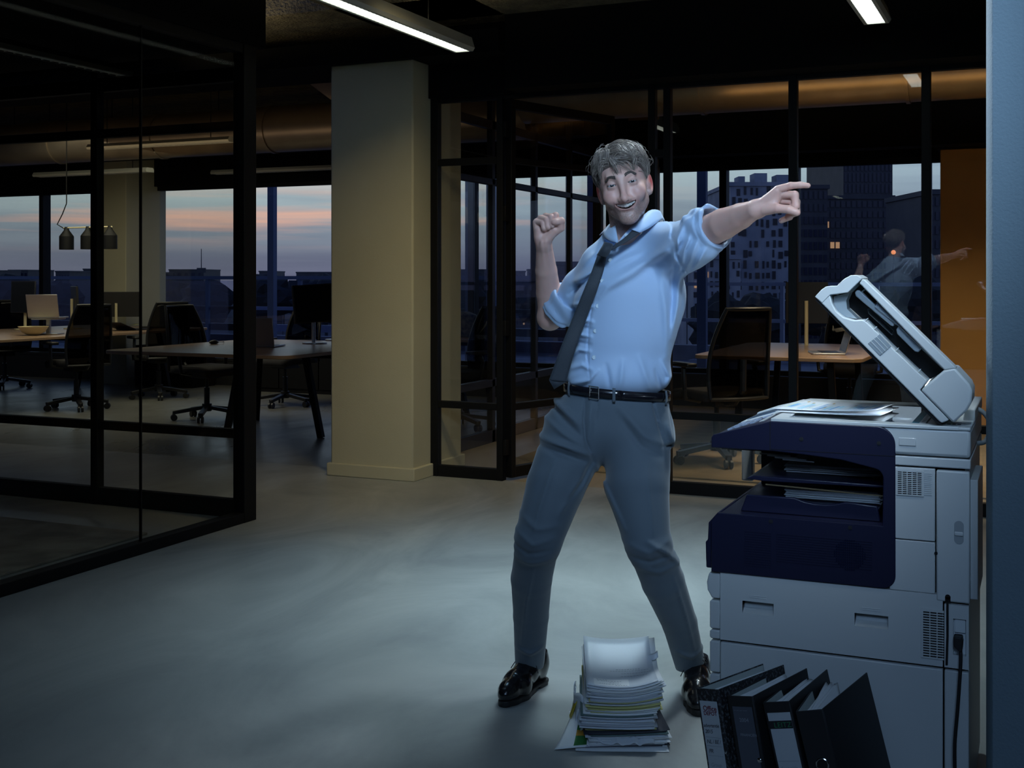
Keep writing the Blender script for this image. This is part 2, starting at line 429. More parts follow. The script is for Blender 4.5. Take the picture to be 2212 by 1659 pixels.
# ---- right glass meeting room: front along X at Y = YG
wc = S(empty('wall_center', (0, 0, 0)))
xa = -3.745
x_door0 = PY(1083, 800, YG).x
x_jamb, x_m1, x_m2, x_m3 = (PY(u, 800, YG).x for u in (1410, 1443, 1714, 2001))
mulls = [(xa, 0.055), (x_door0, 0.045), (x_jamb, 0.045), (x_m1, 0.045), (x_m2, 0.05), (x_m3, 0.05), (x_m3 + 0.76, 0.05), (x_m3 + 1.52, 0.05)]
for x, wd in mulls:
    post(MB(), x, YG, 0, 2.55, wd, 0.06).build('mullion', M['black_steel'], wc, bevel=0.003)
spans = [(xa, x_door0), (x_jamb, x_m1), (x_m1, x_m2), (x_m2, x_m3), (x_m3, x_m3 + 0.76), (x_m3 + 0.76, x_m3 + 1.52)]
for a, b_ in spans:
    for z0, z1, nm in ((0.0, 0.075, 'bottom_rail'), (0.46, 0.505, 'middle_rail'), (2.08, 2.125, 'transom'), (2.50, 2.56, 'top_rail')):
        if nm == 'transom' and b_ - a > 0.6: continue
        MB().box(a, YG - 0.025, z0, b_, YG + 0.025, z1).build(nm, M['black_steel'], wc, bevel=0.003)
    for z0, z1 in ((0.075, 0.46), (0.505, 2.5)):
        MB().box(a + 0.02, YG - 0.005, z0, b_ - 0.02, YG + 0.005, z1).build('pane', M['glass_front'], wc)
MB().box(x_door0, YG - 0.025, 2.50, x_jamb, YG + 0.025, 2.56).build('top_rail', M['black_steel'], wc, bevel=0.003)
# open door leaf, hinged at the fixed panel
hx = PY(1098, 800, YG).x
da = math.radians(90 - 41.5 + math.degrees(YAW))
dr = S(empty('door_1', (hx, YG + 0.005, 0), da))
DW = 1.13
for x in (0.022, DW - 0.022):
    MB().box(x - 0.022, -0.025, 0.02, x + 0.022, 0.025, 2.50).build('stile', M['black_steel'], dr, bevel=0.003)
for z0, z1 in ((0.02, 0.09), (0.46, 0.505), (2.08, 2.12), (2.44, 2.50)):
    MB().box(0.04, -0.024, z0, DW - 0.04, 0.024, z1).build('rail', M['black_steel'], dr, bevel=0.003)
for z0, z1 in ((0.09, 0.46), (0.505, 2.08), (2.12, 2.44)):
    MB().box(0.04, -0.005, z0, DW - 0.04, 0.005, z1).build('pane', M['glass'], dr)
for z in (0.22, 1.0, 1.75, 2.3):
    MB().box(-0.045, -0.012, z - 0.05, 0.0, 0.012, z + 0.05).build('hinge', M['black_steel'], dr, bevel=0.003)
hd = MB(); hd.tube([(DW - 0.06, -0.03, 0.95), (DW - 0.06, -0.07, 0.95), (DW - 0.06, -0.07, 1.25), (DW - 0.06, -0.03, 1.25)], 0.012, 10)
hd.build('handle', M['black_steel'], dr)
# ---- side screen of the meeting room (along Y at X = XC)
ws = S(empty('wall_center_side', (0, 0, 0)))
ys = [7.66, 8.85, 9.75, 10.6, 11.45, YF]
M['brown_steel'] = mat('brown_steel', (0.03, 0.026, 0.022), 0.45)
for y in ys:
    post(MB(), XC, y, 0, 2.9, 0.05, 0.055).build('mullion', M['brown_steel'], ws, bevel=0.003)
for z0, z1, nm in ((0.0, 0.10, 'bottom_rail'), (0.45, 0.51, 'middle_rail'), (2.08, 2.13, 'transom'), (2.53, 2.60, 'top_rail')):
    MB().box(XC - 0.025, 7.64, z0, XC + 0.025, YF, z1).build(nm, M['brown_steel'], ws, bevel=0.003)
for a, b_ in zip(ys[:-1], ys[1:]):
    for z0, z1 in ((0.10, 0.45), (0.51, 2.08), (2.13, 2.53)):
        MB().box(XC - 0.005, a + 0.025, z0, XC + 0.005, b_ - 0.025, z1).build('pane', M['glass'], ws)

# ---- facade with windows
M['sill_dark'] = mat('sill_dark', (0.018, 0.018, 0.02), 0.6)
S(MB().box(-16, YF, 0, 6, YF + 0.25, 0.33).build('wall_back', M['sill_dark']))
S(MB().box(-16, YF - 0.03, 2.50, 6, YF + 0.25, 3.4).build('wall_back_header', M['black_paint']))
S(MB().box(-16, YF - 0.12, 0.0, 6, YF - 0.0, 0.30).box(-16, YF - 0.13, 0.30, 6, YF + 0.0, 0.335).build('trim_5', M['sill_dark']))
fm = [PY(u, 600, YF).x for u in (-330, 86, 322, 520, 770, 1015, 1286, 1560, 1716, 2002)]
fm += [fm[-1] + 1.7, fm[-1] + 3.4, 6.0]
for i, (a, b_) in enumerate(zip(fm[:-1], fm[1:])):
    wn = S(empty('window_%d' % (i + 1), (0, 0, 0)))
    wd = 0.075
    MB().box(a - wd / 2, YF + 0.02, 0.33, a + wd / 2, YF + 0.16, 2.5).build('mullion', M['black_steel'], wn, bevel=0.004)
    MB().box(a + wd / 2, YF + 0.03, 0.33, b_ - wd / 2, YF + 0.12, 0.38).build('frame_bottom', M['black_steel'], wn)
    MB().box(a + wd / 2, YF + 0.03, 2.45, b_ - wd / 2, YF + 0.12, 2.5).build('frame_top', M['black_steel'], wn)
    MB().box(a + wd / 2, YF + 0.07, 0.38, b_ - wd / 2, YF + 0.08, 2.45).build('pane', M['glass_out'], wn)
# cream facade column at the left with its grey reveal, orange panel at the right end
a, b_ = (PY(u, 600, 11.75).x for u in (222, 272))
S(MB().box(a, 11.75, 0, b_, YF + 0.2, 3.35).build('wall_back_column', M['plaster_cream'], bevel=0.01))
S(MB().box(a - 0.015, 11.735, 0, b_ + 0.015, YF, 0.09).build('baseboard_back', M['plaster_cream']))
a, b_ = (PY(u, 600, 11.9).x for u in (1357, 1401))
S(MB().box(a, 11.9, 0, b_, YF, 3.35).build('wall_back_pier', mat('pier_brown', (0.30, 0.17, 0.07), 0.7)))
M['orange_panel'] = mat('orange_panel', (0.78, 0.41, 0.11), 0.5, var=(2.2, (0.68, 0.35, 0.09)))
xo = PY(2031, 600, 11.6).x
S(MB().box(xo, 11.6, 0.0, 3.2, 11.75, 2.50).build('wall_back_panel', M['orange_panel'], bevel=0.01))
S(MB().box(xo - 0.03, 11.5, 2.50, 3.3, 11.85, 3.35).build('trim_6', M['black_paint']))
# dark cross beam between the meeting room and its windows
S(MB().box(XC, 11.2, 2.50, 6, 11.45, 2.86).build('trim_7', M['black_paint']))
S(MB().box(-16, 11.0, 2.72, XC, 11.25, 3.05).build('trim_8', M['black_paint']))
S(MB().bar((-4.9, 7.6, 2.93), (-6.6, 12.0, 2.93), 0.3, 0.24).build('trim_9', mat('beige_beam', (0.30, 0.22, 0.16), 0.8)))
# ================================================================== OUTSIDE
M['deck'] = mat('terrace_deck', (0.33, 0.34, 0.38), 0.7, var=(2, (0.22, 0.23, 0.27)))
M['rail_metal'] = mat('rail_metal', (0.42, 0.45, 0.55), 0.45, metal=0.2)
M['post_blue'] = mat('post_blue', (0.10, 0.13, 0.22), 0.6)
S(MB().box(-40, YF + 0.25, -0.1, 22, 17.2, 0.12).build('terrace_deck', M['deck']))
S(MB().box(-40, 17.2, -6, 22, 17.45, 0.34).build('terrace_parapet', mat('parapet', (0.32, 0.33, 0.38), 0.75, var=(3, (0.22, 0.23, 0.27)))))
YT = 17.0
rl = empty('terrace_railing', (0, YT, 0.12), 0, 'blue grey tubular railing on the terrace outside the meeting room windows', 'railing')
for z in (1.12, 0.60):
    MB().bar((-5.4, 0, z), (14, 0, z), 0.05, 0.05).build('rail', M['rail_metal'], rl)
for u in (1516, 1690, 1895, 2090):
    x = PY(u, 600, YT).x
    h_ = 0.06 if u == 1516 else 0.025
    MB().box(x - h_, -0.05, 0, x + h_, 0.05, 1.12).box(x - 0.16, -0.12, 0, x + 0.16, 0.12, 0.03).build('post', M['rail_metal'], rl)
gb = empty('terrace_balustrade', (0, YT, 0.12), 0, 'glass balustrade with dark handrail on the terrace outside the open office', 'balustrade')
M['balu_glass'] = glass_mat('balustrade_glass', (0.80, 0.83, 0.92))
MB().box(-34, -0.04, 1.18, -5.6, 0.04, 1.24).build('handrail', M['post_blue'], gb)
MB().box(-34, 0.04, 0.66, -5.6, 0.09, 0.72).build('rail', M['rail_metal'], gb)
MB().box(-34, 0.04, 0.30, -5.6, 0.12, 0.42).build('rail', M['rail_metal'], gb)
for i in range(15):
    x = -5.7 - i * 1.9
    MB().box(x - 0.03, -0.03, 0, x + 0.03, 0.03, 1.18).build('post', M['post_blue'], gb)
    MB().box(x - 1.85, -0.008, 0.06, x - 0.05, 0.008, 1.16).build('pane', M['balu_glass'], gb)
for i, (u, w_, lab) in enumerate(((588, 0.11, 'dark blue steel post outside the open office window beside the cream column'),
                                  (1016, 0.12, 'dark blue steel post outside the meeting room, first beside the cream column'),
                                  (1063, 0.14, 'dark blue steel post outside behind the hinged edge of the glass door'),
                                  (1517, 0.12, 'dark blue steel post outside above the pointing arm'),
                                  (1283, 0.16, 'dark blue steel post outside just behind the smiling man'))):
    x = PY(u, 600, 15.2).x
    p_ = MB().box(-w_ / 2, -0.05, 0, w_ / 2, 0.05, 3.6).box(-0.14, -0.12, 0, 0.14, 0.12, 0.02).build('steel_post', M['post_blue'], None, bevel=0.005)
    p_.location = (x, 15.2, 0.12); tag(p_, lab, 'post', 'steel posts on the terrace')

# city far below and beyond
S(MB().box(-900, 18, -16.2, 900, 1500, -16).build('city_ground', mat('city_ground', (0.085, 0.085, 0.095), 0.9, var=(0.05, (0.04, 0.04, 0.05)))))
M['tower_dark'] = mat('tower_dark', (0.085, 0.082, 0.095), 0.6, var=(0.4, (0.06, 0.06, 0.07)))
M['tower_white'] = mat('tower_white', (0.46, 0.47, 0.52), 0.7, var=(0.25, (0.27, 0.29, 0.34)))
M['win_dark'] = mat('window_dark', (0.010, 0.012, 0.028), 0.25)
M['win_mid'] = mat('window_mid', (0.022, 0.024, 0.055), 0.25)
M['win_lit'] = mat('window_lit', (0.4, 0.25, 0.15), 0.5, emit=((1.0, 0.55, 0.28), 0.42))
def building(name, u0, u1, vtop, D, deep, wallm, cols, rows, label, ww=0.55, wh=0.55, lit=0.02, seed=1, irregular=0.0, winm='win_dark', roof=()):
    """front face perpendicular to the view, standing on the city ground"""
    r = random.Random(seed)
    a = P(u0, vtop, D); b_ = P(u1, vtop, D)
    wid = (b_ - a).length; top = a.z; h = top + 16
    mid = (a + b_) / 2
    o = empty(name, (mid.x, mid.y, -16), YAW, label, 'building')
    MB().box(-wid / 2, 0, 0, wid / 2, deep, h).build('wall', wallm, o)
    MB().box(-wid / 2 - 0.2, -0.25, h, wid / 2 + 0.2, deep, h + 0.5).build('parapet', wallm, o)
    for (fx, fw, fh) in roof:
        MB().box(-wid / 2 + fx * wid, 1, h + 0.3, -wid / 2 + (fx + fw) * wid, 4, h + 0.5 + fh).build('roof_unit', wallm, o)
    cw = wid / cols; zlo = top - 15 + 0.5
    ch = h / rows
    me = {}
    for kk in (winm, 'win_lit'):
        m_ = MB(); m_.box(-cw * ww / 2, -0.12, -ch * wh / 2, cw * ww / 2, 0.1, ch * wh / 2)
        me[kk] = m_.mesh('window', M[kk])
    n = 0
    for j in range(rows):
        z = h - (j + 0.5) * ch
        if EYE - (z - 16) > D * 0.075: continue
        for i in range(cols):
            if r.random() < irregular: continue
            kk = 'win_lit' if r.random() < lit else winm
            w_ = bpy.data.objects.new('window', me[kk]); COL.objects.link(w_)
            w_.parent = o; w_.scale = (r.uniform(.55, 1.5), 1, r.uniform(.8, 1.25)) if irregular else (1, 1, 1); w_.location = (-wid / 2 + (i + 0.5) * cw + (r.uniform(-.18, .18) * cw if irregular else 0), 0, z + (r.uniform(-.1, .1) * ch if irregular else 0))
            n += 1
    return o
building('apartment_tower', 1578, 1716, 402, 150, 20, M['tower_white'], 11, 22, 'pale blue apartment tower with scattered dark windows behind the pointing hand', 0.52, 0.62, 0.012, 3, 0.30, roof=((0.15, 0.1, 0.8), (0.4, 0.2, 1.2), (0.75, 0.2, 1.0)))
building('apartment_tower', 1498, 1600, 560, 135, 15, M['tower_white'], 9, 17, 'lower pale apartment block with balconies below the pointing arm', 0.5, 0.55, 0.02, 9, 0.25)
building('office_tower', 1700, 1930, 430, 165, 25, M['tower_dark'], 20, 20, 'broad dark blue office tower with lit windows right of the pointing finger', 0.7, 0.6, 0.02, 4, winm='win_mid')
building('office_tower', 1822, 1928, 300, 200, 25, M['tower_dark'], 12, 22, 'tall slender dark tower rising above the broad office tower', 0.6, 0.8, 0.004, 5, winm='win_mid')
building('office_tower', 1724, 1788, 408, 150, 10, M['tower_dark'], 6, 18, 'dark tower top with flat roof next to the pointing fingertip', 0.6, 0.6, 0.01, 6, winm='win_mid')
building('office_tower', 2008, 2060, 420, 120, 14, M['tower_dark'], 5, 18, 'narrow dark tower seen at the edge of the orange panel', 0.6, 0.6, 0.01, 7, winm='win_mid')
building('city_block', 1935, 2012, 572, 230, 18, M['tower_dark'], 9, 16, 'small dark stepped block on the skyline beside the narrow tower', 0.6, 0.5, 0.04, 8, winm='win_mid', roof=((0.3, 0.4, 2.2),))
building('city_block', 1205, 1250, 573, 160, 18, M['tower_dark'], 6, 12, 'dark low block on the skyline behind the raised elbow', 0.6, 0.5, 0.05, 11, winm='win_mid')
sk = [(-420, -300, 584), (-250, -190, 588), (-120, -20, 586), (18, 60, 585), (120, 150, 588), (180, 212, 583), (300, 330, 590), (365, 440, 584), (560, 580, 588), (640, 720, 590), (980, 1060, 584), (1100, 1135, 588), (1140, 1200, 584), (1255, 1300, 586), (1420, 1500, 588), (760, 860, 586)]
words_ = ['first', 'second', 'third', 'fourth', 'fifth', 'sixth', 'seventh', 'eighth', 'ninth', 'tenth', 'eleventh', 'twelfth', 'thirteenth', 'fourteenth', 'fifteenth', 'sixteenth']
for i, (a, b_, v) in enumerate(sorted(sk)):
    building('skyline_block', a, b_, v, 420 + (i % 4) * 35, 30, M['tower_dark'], 5, 6, 'low dark skyline block on the horizon, %s from the west' % words_[i], 0.5, 0.4, 0.04, 20 + i, winm='win_mid')
ma = MB(); ma.cyl((0, 0, -19), (0, 0, 9), 0.3, 8, 0.12)
ma.box(-1.6, -0.2, 0.5, 1.6, 0.2, 2.2)
mast = ma.build('radio_mast', M['tower_dark']); mast.location = P(435, 592, 430); mast.rotation_euler = (0, 0, YAW)
tag(mast, 'thin radio mast on the horizon seen through the left glass', 'mast')
# dark tree masses beyond the terrace
M['tree'] = mat('tree_dark', (0.030, 0.032, 0.034), 0.9)
def tree(u, v, D, r, label):
    b = bmesh.new(); bmesh.ops.create_icosphere(b, subdivisions=3, radius=r)
    sd = rnd.uniform(0, 90)
    for vv in b.verts:
        n = mnoise.noise(vv.co * (2.2 / r) + Vector((sd, 0, 0))) + 0.5 * mnoise.noise(vv.co * (6 / r) + Vector((0, sd, 0)))
        vv.co *= 1 + 0.45 * n
        vv.co.z *= 0.8
    me = bpy.data.meshes.new('crown'); b.to_mesh(me); b.free(); me.materials.append(M['tree'])
    c = P(u, v, D)
    o = empty('tree', (c.x, c.y, -16), 0, label, 'tree', 'trees below the terrace')
    cr_ = bpy.data.objects.new('crown', me); COL.objects.link(cr_); cr_.parent = o; cr_.location = (0, 0, c.z + 16)
    MB().cyl((0, 0, 0), (0, 0, c.z + 16), r * 0.09, 8, r * 0.05).build('trunk', M['tree'], o)
tr_ = [(20, 640, 62, 1.3), (120, 655, 58, 1.3), (370, 640, 66, 1.4), (445, 650, 56, 1.2), (575, 640, 62, 1.4), (655, 645, 74, 1.3), (705, 650, 60, 1.5), (1000, 640, 62, 1.4), (1160, 645, 64, 1.4), (1560, 700, 56, 1.5), (1640, 690, 60, 1.6), (1740, 680, 66, 1.4), (1830, 690, 58, 1.5), (1900, 670, 64, 1.5), (1985, 660, 60, 1.6)]
for i, (u, v, D, r) in enumerate(tr_):
    tree(u, v, D, r, 'dark leafy tree crown beyond the terrace railing, %s of the row from the west' % words_[i])
M['lamp_orange'] = mat('lamp_orange', (1, 0.4, 0.2), 0.5, emit=((1.0, 0.30, 0.10), 1.0))
for i, (u, v) in enumerate(((560, 613), (611, 614), (1484, 568), (1930, 545))):
    q = P(u, v, 105)
    o = empty('street_light', (q.x, q.y, -16))
    MB().sphere((0, 0, q.z + 16), 0.2, 10, 6).build('lamp_head', M['lamp_orange'], o)
    MB().cyl((0, 0, 0), (0, 0, q.z + 15.85), 0.06, 6).build('lamp_pole', M['tower_dark'], o)
    tag(o, ['small orange street light in the dusk left of the dark post', 'small orange street light in the dusk right of the dark post', 'small orange light glowing below the rolled sleeve', 'small orange light before the far dark tower'][i], 'light', 'far city lights')
# ================================================================== CEILING FIXTURES, FURNITURE
M['tube_glow'] = mat('tube_glow', (1, 1, 1), 0.5, emit=((0.93, 1.0, 0.90), 3.2))
M['up_glow'] = mat('up_glow', (1, 1, 1), 0.5, emit=((1.0, 0.88, 0.55), 9.0))
M['tube_off'] = mat('tube_off', (0.55, 0.55, 0.52), 0.5)
M['lamp_body'] = mat('lamp_body', (0.50, 0.50, 0.44), 0.45)
M['louvre'] = mat('louvre', (0.75, 0.76, 0.72), 0.3, metal=0.3)
def linear_lamp(a, b_, label, lit=True, w_=0.10, group='linear ceiling lamps', glow=None, body='lamp_body'):
    """a, b_: ends of the underside"""
    a = Vector(a); b_ = Vector(b_); ln = (b_ - a).length
    rz = math.atan2(b_.y - a.y, b_.x - a.x)
    o = empty('linear_lamp', a, rz, label, 'lamp', group)
    h = 0.085 if lit else 0.05
    prof = [(-w_ / 2 - 0.018, 0.0), (-w_ / 2 - 0.03, 0.02), (-w_ / 2 - 0.01, h), (w_ / 2 + 0.01, h), (w_ / 2 + 0.03, 0.02), (w_ / 2 + 0.018, 0.0), (w_ / 2, 0.0), (w_ / 2, 0.02), (-w_ / 2, 0.02), (-w_ / 2, 0.0)]
    m = MB(); m.prism(prof, 0, ln, 'x'); m.build('housing', M[body], o)
    MB().prism([(-w_ / 2 - 0.018, 0.0), (-w_ / 2 - 0.03, 0.02), (-w_ / 2 - 0.01, h), (w_ / 2 + 0.01, h), (w_ / 2 + 0.03, 0.02), (w_ / 2 + 0.018, 0.0)], ln, ln + 0.012, 'x').build('end_cap', M[body], o)
    MB().box(0, -w_ / 2 + 0.001, 0.004, ln, w_ / 2 - 0.001, 0.008).build('diffuser', (glow or M['tube_glow']) if lit else M['tube_off'], o)
    if lit: MB().box(0.05, -0.02, h, ln - 0.1, 0.02, h + 0.004).build('ceiling_glow_strip', M['up_glow'], o)  # added glowing strip on the housing, brightens the ceiling above
    lv = MB()
    n = int(ln / (0.04 if lit else 0.06))
    for i in range(n):
        x = (i + 0.5) * ln / n
        lv.box(x - 0.002, -w_ / 2, 0.0, x + 0.002, w_ / 2, 0.004)
    l_ = lv.build('louvre', M['louvre'], o)
    l_['kind'] = 'stuff'
    for x in (ln * 0.12, ln * 0.86):
        MB().cyl((x, 0, h), (x, 0, (2.6 if a.x < -4.05 and a.y < 5 else (3.0 if a.y < 7.2 else 3.35)) - a.z), 0.004, 6).build('suspension_wire', M['black_steel'], o)
    return o
M['tube_strong'] = mat('tube_strong', (1, 1, 1), 0.5, emit=((0.90, 1.0, 0.98), 4.0))
z1 = 2.70
L1 = G(1000, 112, z1); linear_lamp((L1.x, L1.y - 3.2, z1), (L1.x, L1.y, z1), 'lit linear ceiling lamp hanging in front of the cream column', w_=0.088)
L2 = G(1893, 51, 2.68); linear_lamp((L2.x, L2.y - 1.2, 2.68), (L2.x, L2.y, 2.68), 'lit linear ceiling lamp hanging above the meeting room glass front', w_=0.092, glow=M['tube_strong'])
L3 = G(268, 165, 2.45); linear_lamp((L3.x, L3.y - 2.6, 2.45), (L3.x, L3.y, 2.45), 'unlit linear ceiling lamp inside the dark left glass room', False, 0.06, body='black_steel')
for (u, v, ln, lab) in ((500, 307, 1.7, 'unlit linear lamp in the open office, nearest to the glass room'), (724, 366, 1.75, 'unlit linear lamp above the office windows beside the cream column'), (322, 372, 1.65, 'unlit linear lamp above the office windows over the far desk')):
    zl = 2.6 if u > 322 else 2.5
    q = G(u, v, zl); linear_lamp((q.x - ln, q.y, zl), (q.x, q.y, zl), lab, False, 0.08)

# round ventilation ducts along X
def duct(x0, x1, y, z, r, label):
    o = empty('ventilation_duct', (x0, y, z), 0, label, 'duct', 'ventilation ducts')
    ln = x1 - x0
    n = max(1, round(ln / 1.5))
    for i in range(n):
        MB().cyl((ln * i / n, 0, 0), (ln * (i + 1) / n, 0, 0), r, 28).build('duct_section', M['duct'], o, angle=50)
        MB().cyl((ln * (i + 1) / n - 0.03, 0, 0), (ln * (i + 1) / n, 0, 0), r + 0.012, 28).build('duct_collar', M['duct'], o, angle=50)
    for i in range(n):
        x = ln * (i + 0.5) / n
        MB().cyl((x, 0, r), (x, 0, 3.36 - z), 0.006, 6).build('hanger_rod', M['black_steel'], o)
duct(-15.5, XC - 0.15, 10.1, 2.82, 0.23, 'long round metal ventilation duct across the open office ceiling')
duct(PY(1135, 215, 9.7).x, 5.5, 9.7, 2.92, 0.24, 'round metal ventilation duct glowing orange above the meeting room')

# triple pendant
pe = empty('pendant_lamp', G(190, 490, 1.75) if False else P(190, 489, 12.6), math.radians(-4), 'black pendant with three bell shades on one rod over the office desk', 'lamp')
sp = 0.315
for i in (-1, 0, 1):
    MB().lathe([(0.02, 0.0), (0.028, -0.035), (0.035, -0.045), (0.075, -0.10), (0.075, -0.24), (0.07, -0.24), (0.07, -0.11)], (i * sp, 0, -0.0 - 0.0), 20).build('lamp_shade', M['black_steel'], pe)
MB().tube([(-sp - 0.04, 0, -0.01), (sp + 0.03, 0, -0.01)], 0.008, 8).build('rod', M['cream_plastic'], pe)
MB().tube([(-sp - 0.03, 0, -0.02), (-sp - 0.14, 0, 0.03), (-sp - 0.06, 0, 0.14), (-sp, 0, 0.25), (-sp, 0, 1.5)], 0.006, 6).build('cord', M['black_steel'], pe)

# --- office chair
def chair(name, loc, rz, label, group='mesh office chairs', arms=True, sc=1.0):
    o = empty(name, loc, rz, label, 'chair', group)     # the sitter faces +y
    o.scale = (sc, sc, sc)
    b = MB()
    for k in range(5):
        a = PI / 2 + 2 * PI * k / 5 + 0.3
        c, s = math.cos(a), math.sin(a)
        b.bar((0.03 * c, 0.03 * s, 0.115), (0.31 * c, 0.31 * s, 0.075), 0.045, 0.032)
        b.cyl((0.30 * c, 0.30 * s, 0.045), (0.30 * c, 0.30 * s, 0.085), 0.014, 8)
    b.cyl((0, 0, 0.08), (0, 0, 0.15), 0.045, 14)
    b.build('base', M['plastic_black'], o, bevel=0.004)
    for k in range(5):
        a = PI / 2 + 2 * PI * k / 5 + 0.3
        c, s = math.cos(a), math.sin(a)
        w_ = MB(); w_.cyl((0.30 * c - 0.026 * s, 0.30 * s + 0.026 * c, 0.03), (0.30 * c - 0.008 * s, 0.30 * s + 0.008 * c, 0.03), 0.03, 14)
        w_.cyl((0.30 * c + 0.008 * s, 0.30 * s - 0.008 * c, 0.03), (0.30 * c + 0.026 * s, 0.30 * s - 0.026 * c, 0.03), 0.03, 14)
        w_.build('caster', M['plastic_black'], o)
    MB().cyl((0, 0, 0.14), (0, 0, 0.30), 0.026, 14).cyl((0, 0, 0.29), (0, 0, 0.42), 0.016, 12).box(-0.09, -0.12, 0.39, 0.09, 0.10, 0.43).build('gas_lift', M['plastic_black'], o)
    st = MB()
    st.grid(lambda i, j: (0.24 * (2 * i - 1) * (1 - 0.10 * j * j), -0.23 + 0.46 * j, 0.475 + 0.012 * math.sin(PI * i) * 0 - 0.03 * max(0, j - 0.75) * 4 * (j - 0.75) * 4 / 1.0), 9, 9)
    st.build('seat', M['fabric_black'], o, solid=0.065)
    def bk(i, j, off=0.0):
        w_ = 0.225 - 0.055 * j ** 2 + 0.02 * math.sin(PI * j)
        x = (2 * i - 1) * w_
        y = -0.245 - 0.02 - 0.10 * j + 0.045 * math.sin(PI * j * 1.05) - 0.035 * (1 - (2 * i - 1) ** 2) + off
        return (x, y, 0.46 + 0.60 * j)
    mesh_mb = MB(); mesh_mb.grid(lambda i, j: bk(0.02 + 0.96 * i, 0.02 + 0.96 * j), 9, 10)
    mesh_mb.build('backrest', M['chair_mesh'], o, solid=0.006)
    fr = []
    n = 12
    for k in range(n + 1): fr.append(bk(0, k / n))
    for k in range(1, 8): fr.append(bk(k / 8, 1))
    for k in range(n + 1): fr.append(bk(1, 1 - k / n))
    for k in range(1, 8): fr.append(bk(1 - k / 8, 0))
    fr.append(fr[0])
    MB().tube(fr, 0.014, 8).build('back_frame', M['plastic_black'], o)
    MB().tube([(0, -0.08, 0.41), (0, -0.22, 0.43), (0, -0.31, 0.52), (0, -0.315, 0.72)], 0.022, 8).build('back_support', M['plastic_black'], o)
    if arms:
        for s in (-1, 1):
            am = MB()
            am.tube([(s * 0.16, -0.04, 0.43), (s * 0.28, -0.04, 0.45), (s * 0.295, -0.05, 0.60), (s * 0.285, -0.03, 0.665)], 0.017, 8)
            a_ = am.build('armrest', M['plastic_black'], o)
            MB().box(s * 0.285 - 0.04, -0.14, 0.665, s * 0.285 + 0.04, 0.10, 0.695).build('arm_pad', M['plastic_black'], a_, bevel=0.01)
    return o
M['chair_mesh'] = glass_mat('chair_mesh', (0.26, 0.24, 0.22), 0.25)
WX = lambda u, v: G(u, v, 0.0)
def at(u, v): q = G(u, v, 0.0); return (q.x, q.y, 0)
chair('office_chair', at(165, 884), math.radians(70), 'black mesh office chair at the far desk, left of the glass room mullion')
chair('office_chair', at(343, 860), math.radians(62), 'black mesh office chair standing in front of the cream facade column')
chair('office_chair', at(447, 906), math.radians(-98), 'black office chair pushed under the wooden desk by the glass corner post')
chair('office_chair', at(616, 876), math.radians(170), 'black office chair behind the laptop on the wooden desk')
chair('office_chair', at(10, 838), math.radians(60), 'black office chair cut by the picture edge beside the far desk')
q = P(1548, 700, 8.6)
chair('office_chair', (q.x, q.y, 0.014), math.radians(48), 'black mesh armchair on castors facing the meeting room table', sc=1.04)
q = P(1014, 700, 10.6)
chair('office_chair', (q.x - 0.1, q.y, 0), math.radians(150), 'black mesh chair seen through the side glass beside the cream column')
q = P(1835, 700, 11.15)
chair('office_chair', (q.x, q.y, 0.014), math.radians(185), 'black office chair in the dark behind the meeting room table')

# --- desks
def desk(name, x0, x1, y0, y1, z, label, legs, splay=0.16):
    o = empty(name, ((x0 + x1) / 2, (y0 + y1) / 2, 0.014 if name == 'meeting_table' else 0), 0, label, 'desk')
    hx_, hy_ = (x1 - x0) / 2, (y1 - y0) / 2
    t = MB(); t.cur = 0
    r = 0.10; pl = []
    for sx, sy, a0 in ((1, 1, 0), (-1, 1, PI / 2), (-1, -1, PI), (1, -1, 3 * PI / 2)):
        for k in range(5):
            a = a0 + PI / 2 * k / 4
            pl.append((sx * (hx_ - r) + r * math.cos(a), sy * (hy_ - r) + r * math.sin(a)))
    t.prism(pl, z - 0.028, z)
    t.build('tabletop', M['wood'], o, bevel=0.004)
    for (lx, ly, sx, sy) in legs:
        MB().bar((lx - sx * splay, ly - sy * splay, z - 0.03), (lx, ly, 0.0), 0.05, 0.05).build('leg', M['black_steel'], o, bevel=0.004)
    MB().bar((-hx_ + 0.2, 0, z - 0.06), (hx_ - 0.2, 0, z - 0.06), 0.06, 0.05).build('crossbar', M['black_steel'], o)
    return o
desk('desk', -7.02, -5.22, 7.60, 9.62, 0.74, 'wooden bench desk with splayed black legs beside the cream column',
     [(-0.48, 0.1, -1, 0), (0.62, -0.10, 1, 0), (-0.62, 0.72, -1, 1), (0.62, 0.72, 1, 1)])
fd0 = G(-120, 745, 0.74); fd1 = G(465, 716, 0.74)
desk('desk', -11.0, -9.05, 8.2, 11.62, 0.74, 'long wooden desk under the pendant with laptops and monitors', [(-0.7, -1.3, -1, 0), (0.7, -1.3, 1, 0), (-0.7, 1.3, -1, 0), (0.7, 1.3, 1, 0)])
a = G(1520, 768, 0.73); b_ = G(1850, 777, 0.73)
desk('meeting_table', -2.45, -1.2, 8.92, 10.9, 0.73, 'wooden table with laptop inside the glass meeting room', [(-0.35, -0.7, -0.4, 0), (0.4, -0.7, 0.4, 0), (-0.35, 0.7, -0.4, 0), (0.4, 0.7, 0.4, 0)], 0.1)

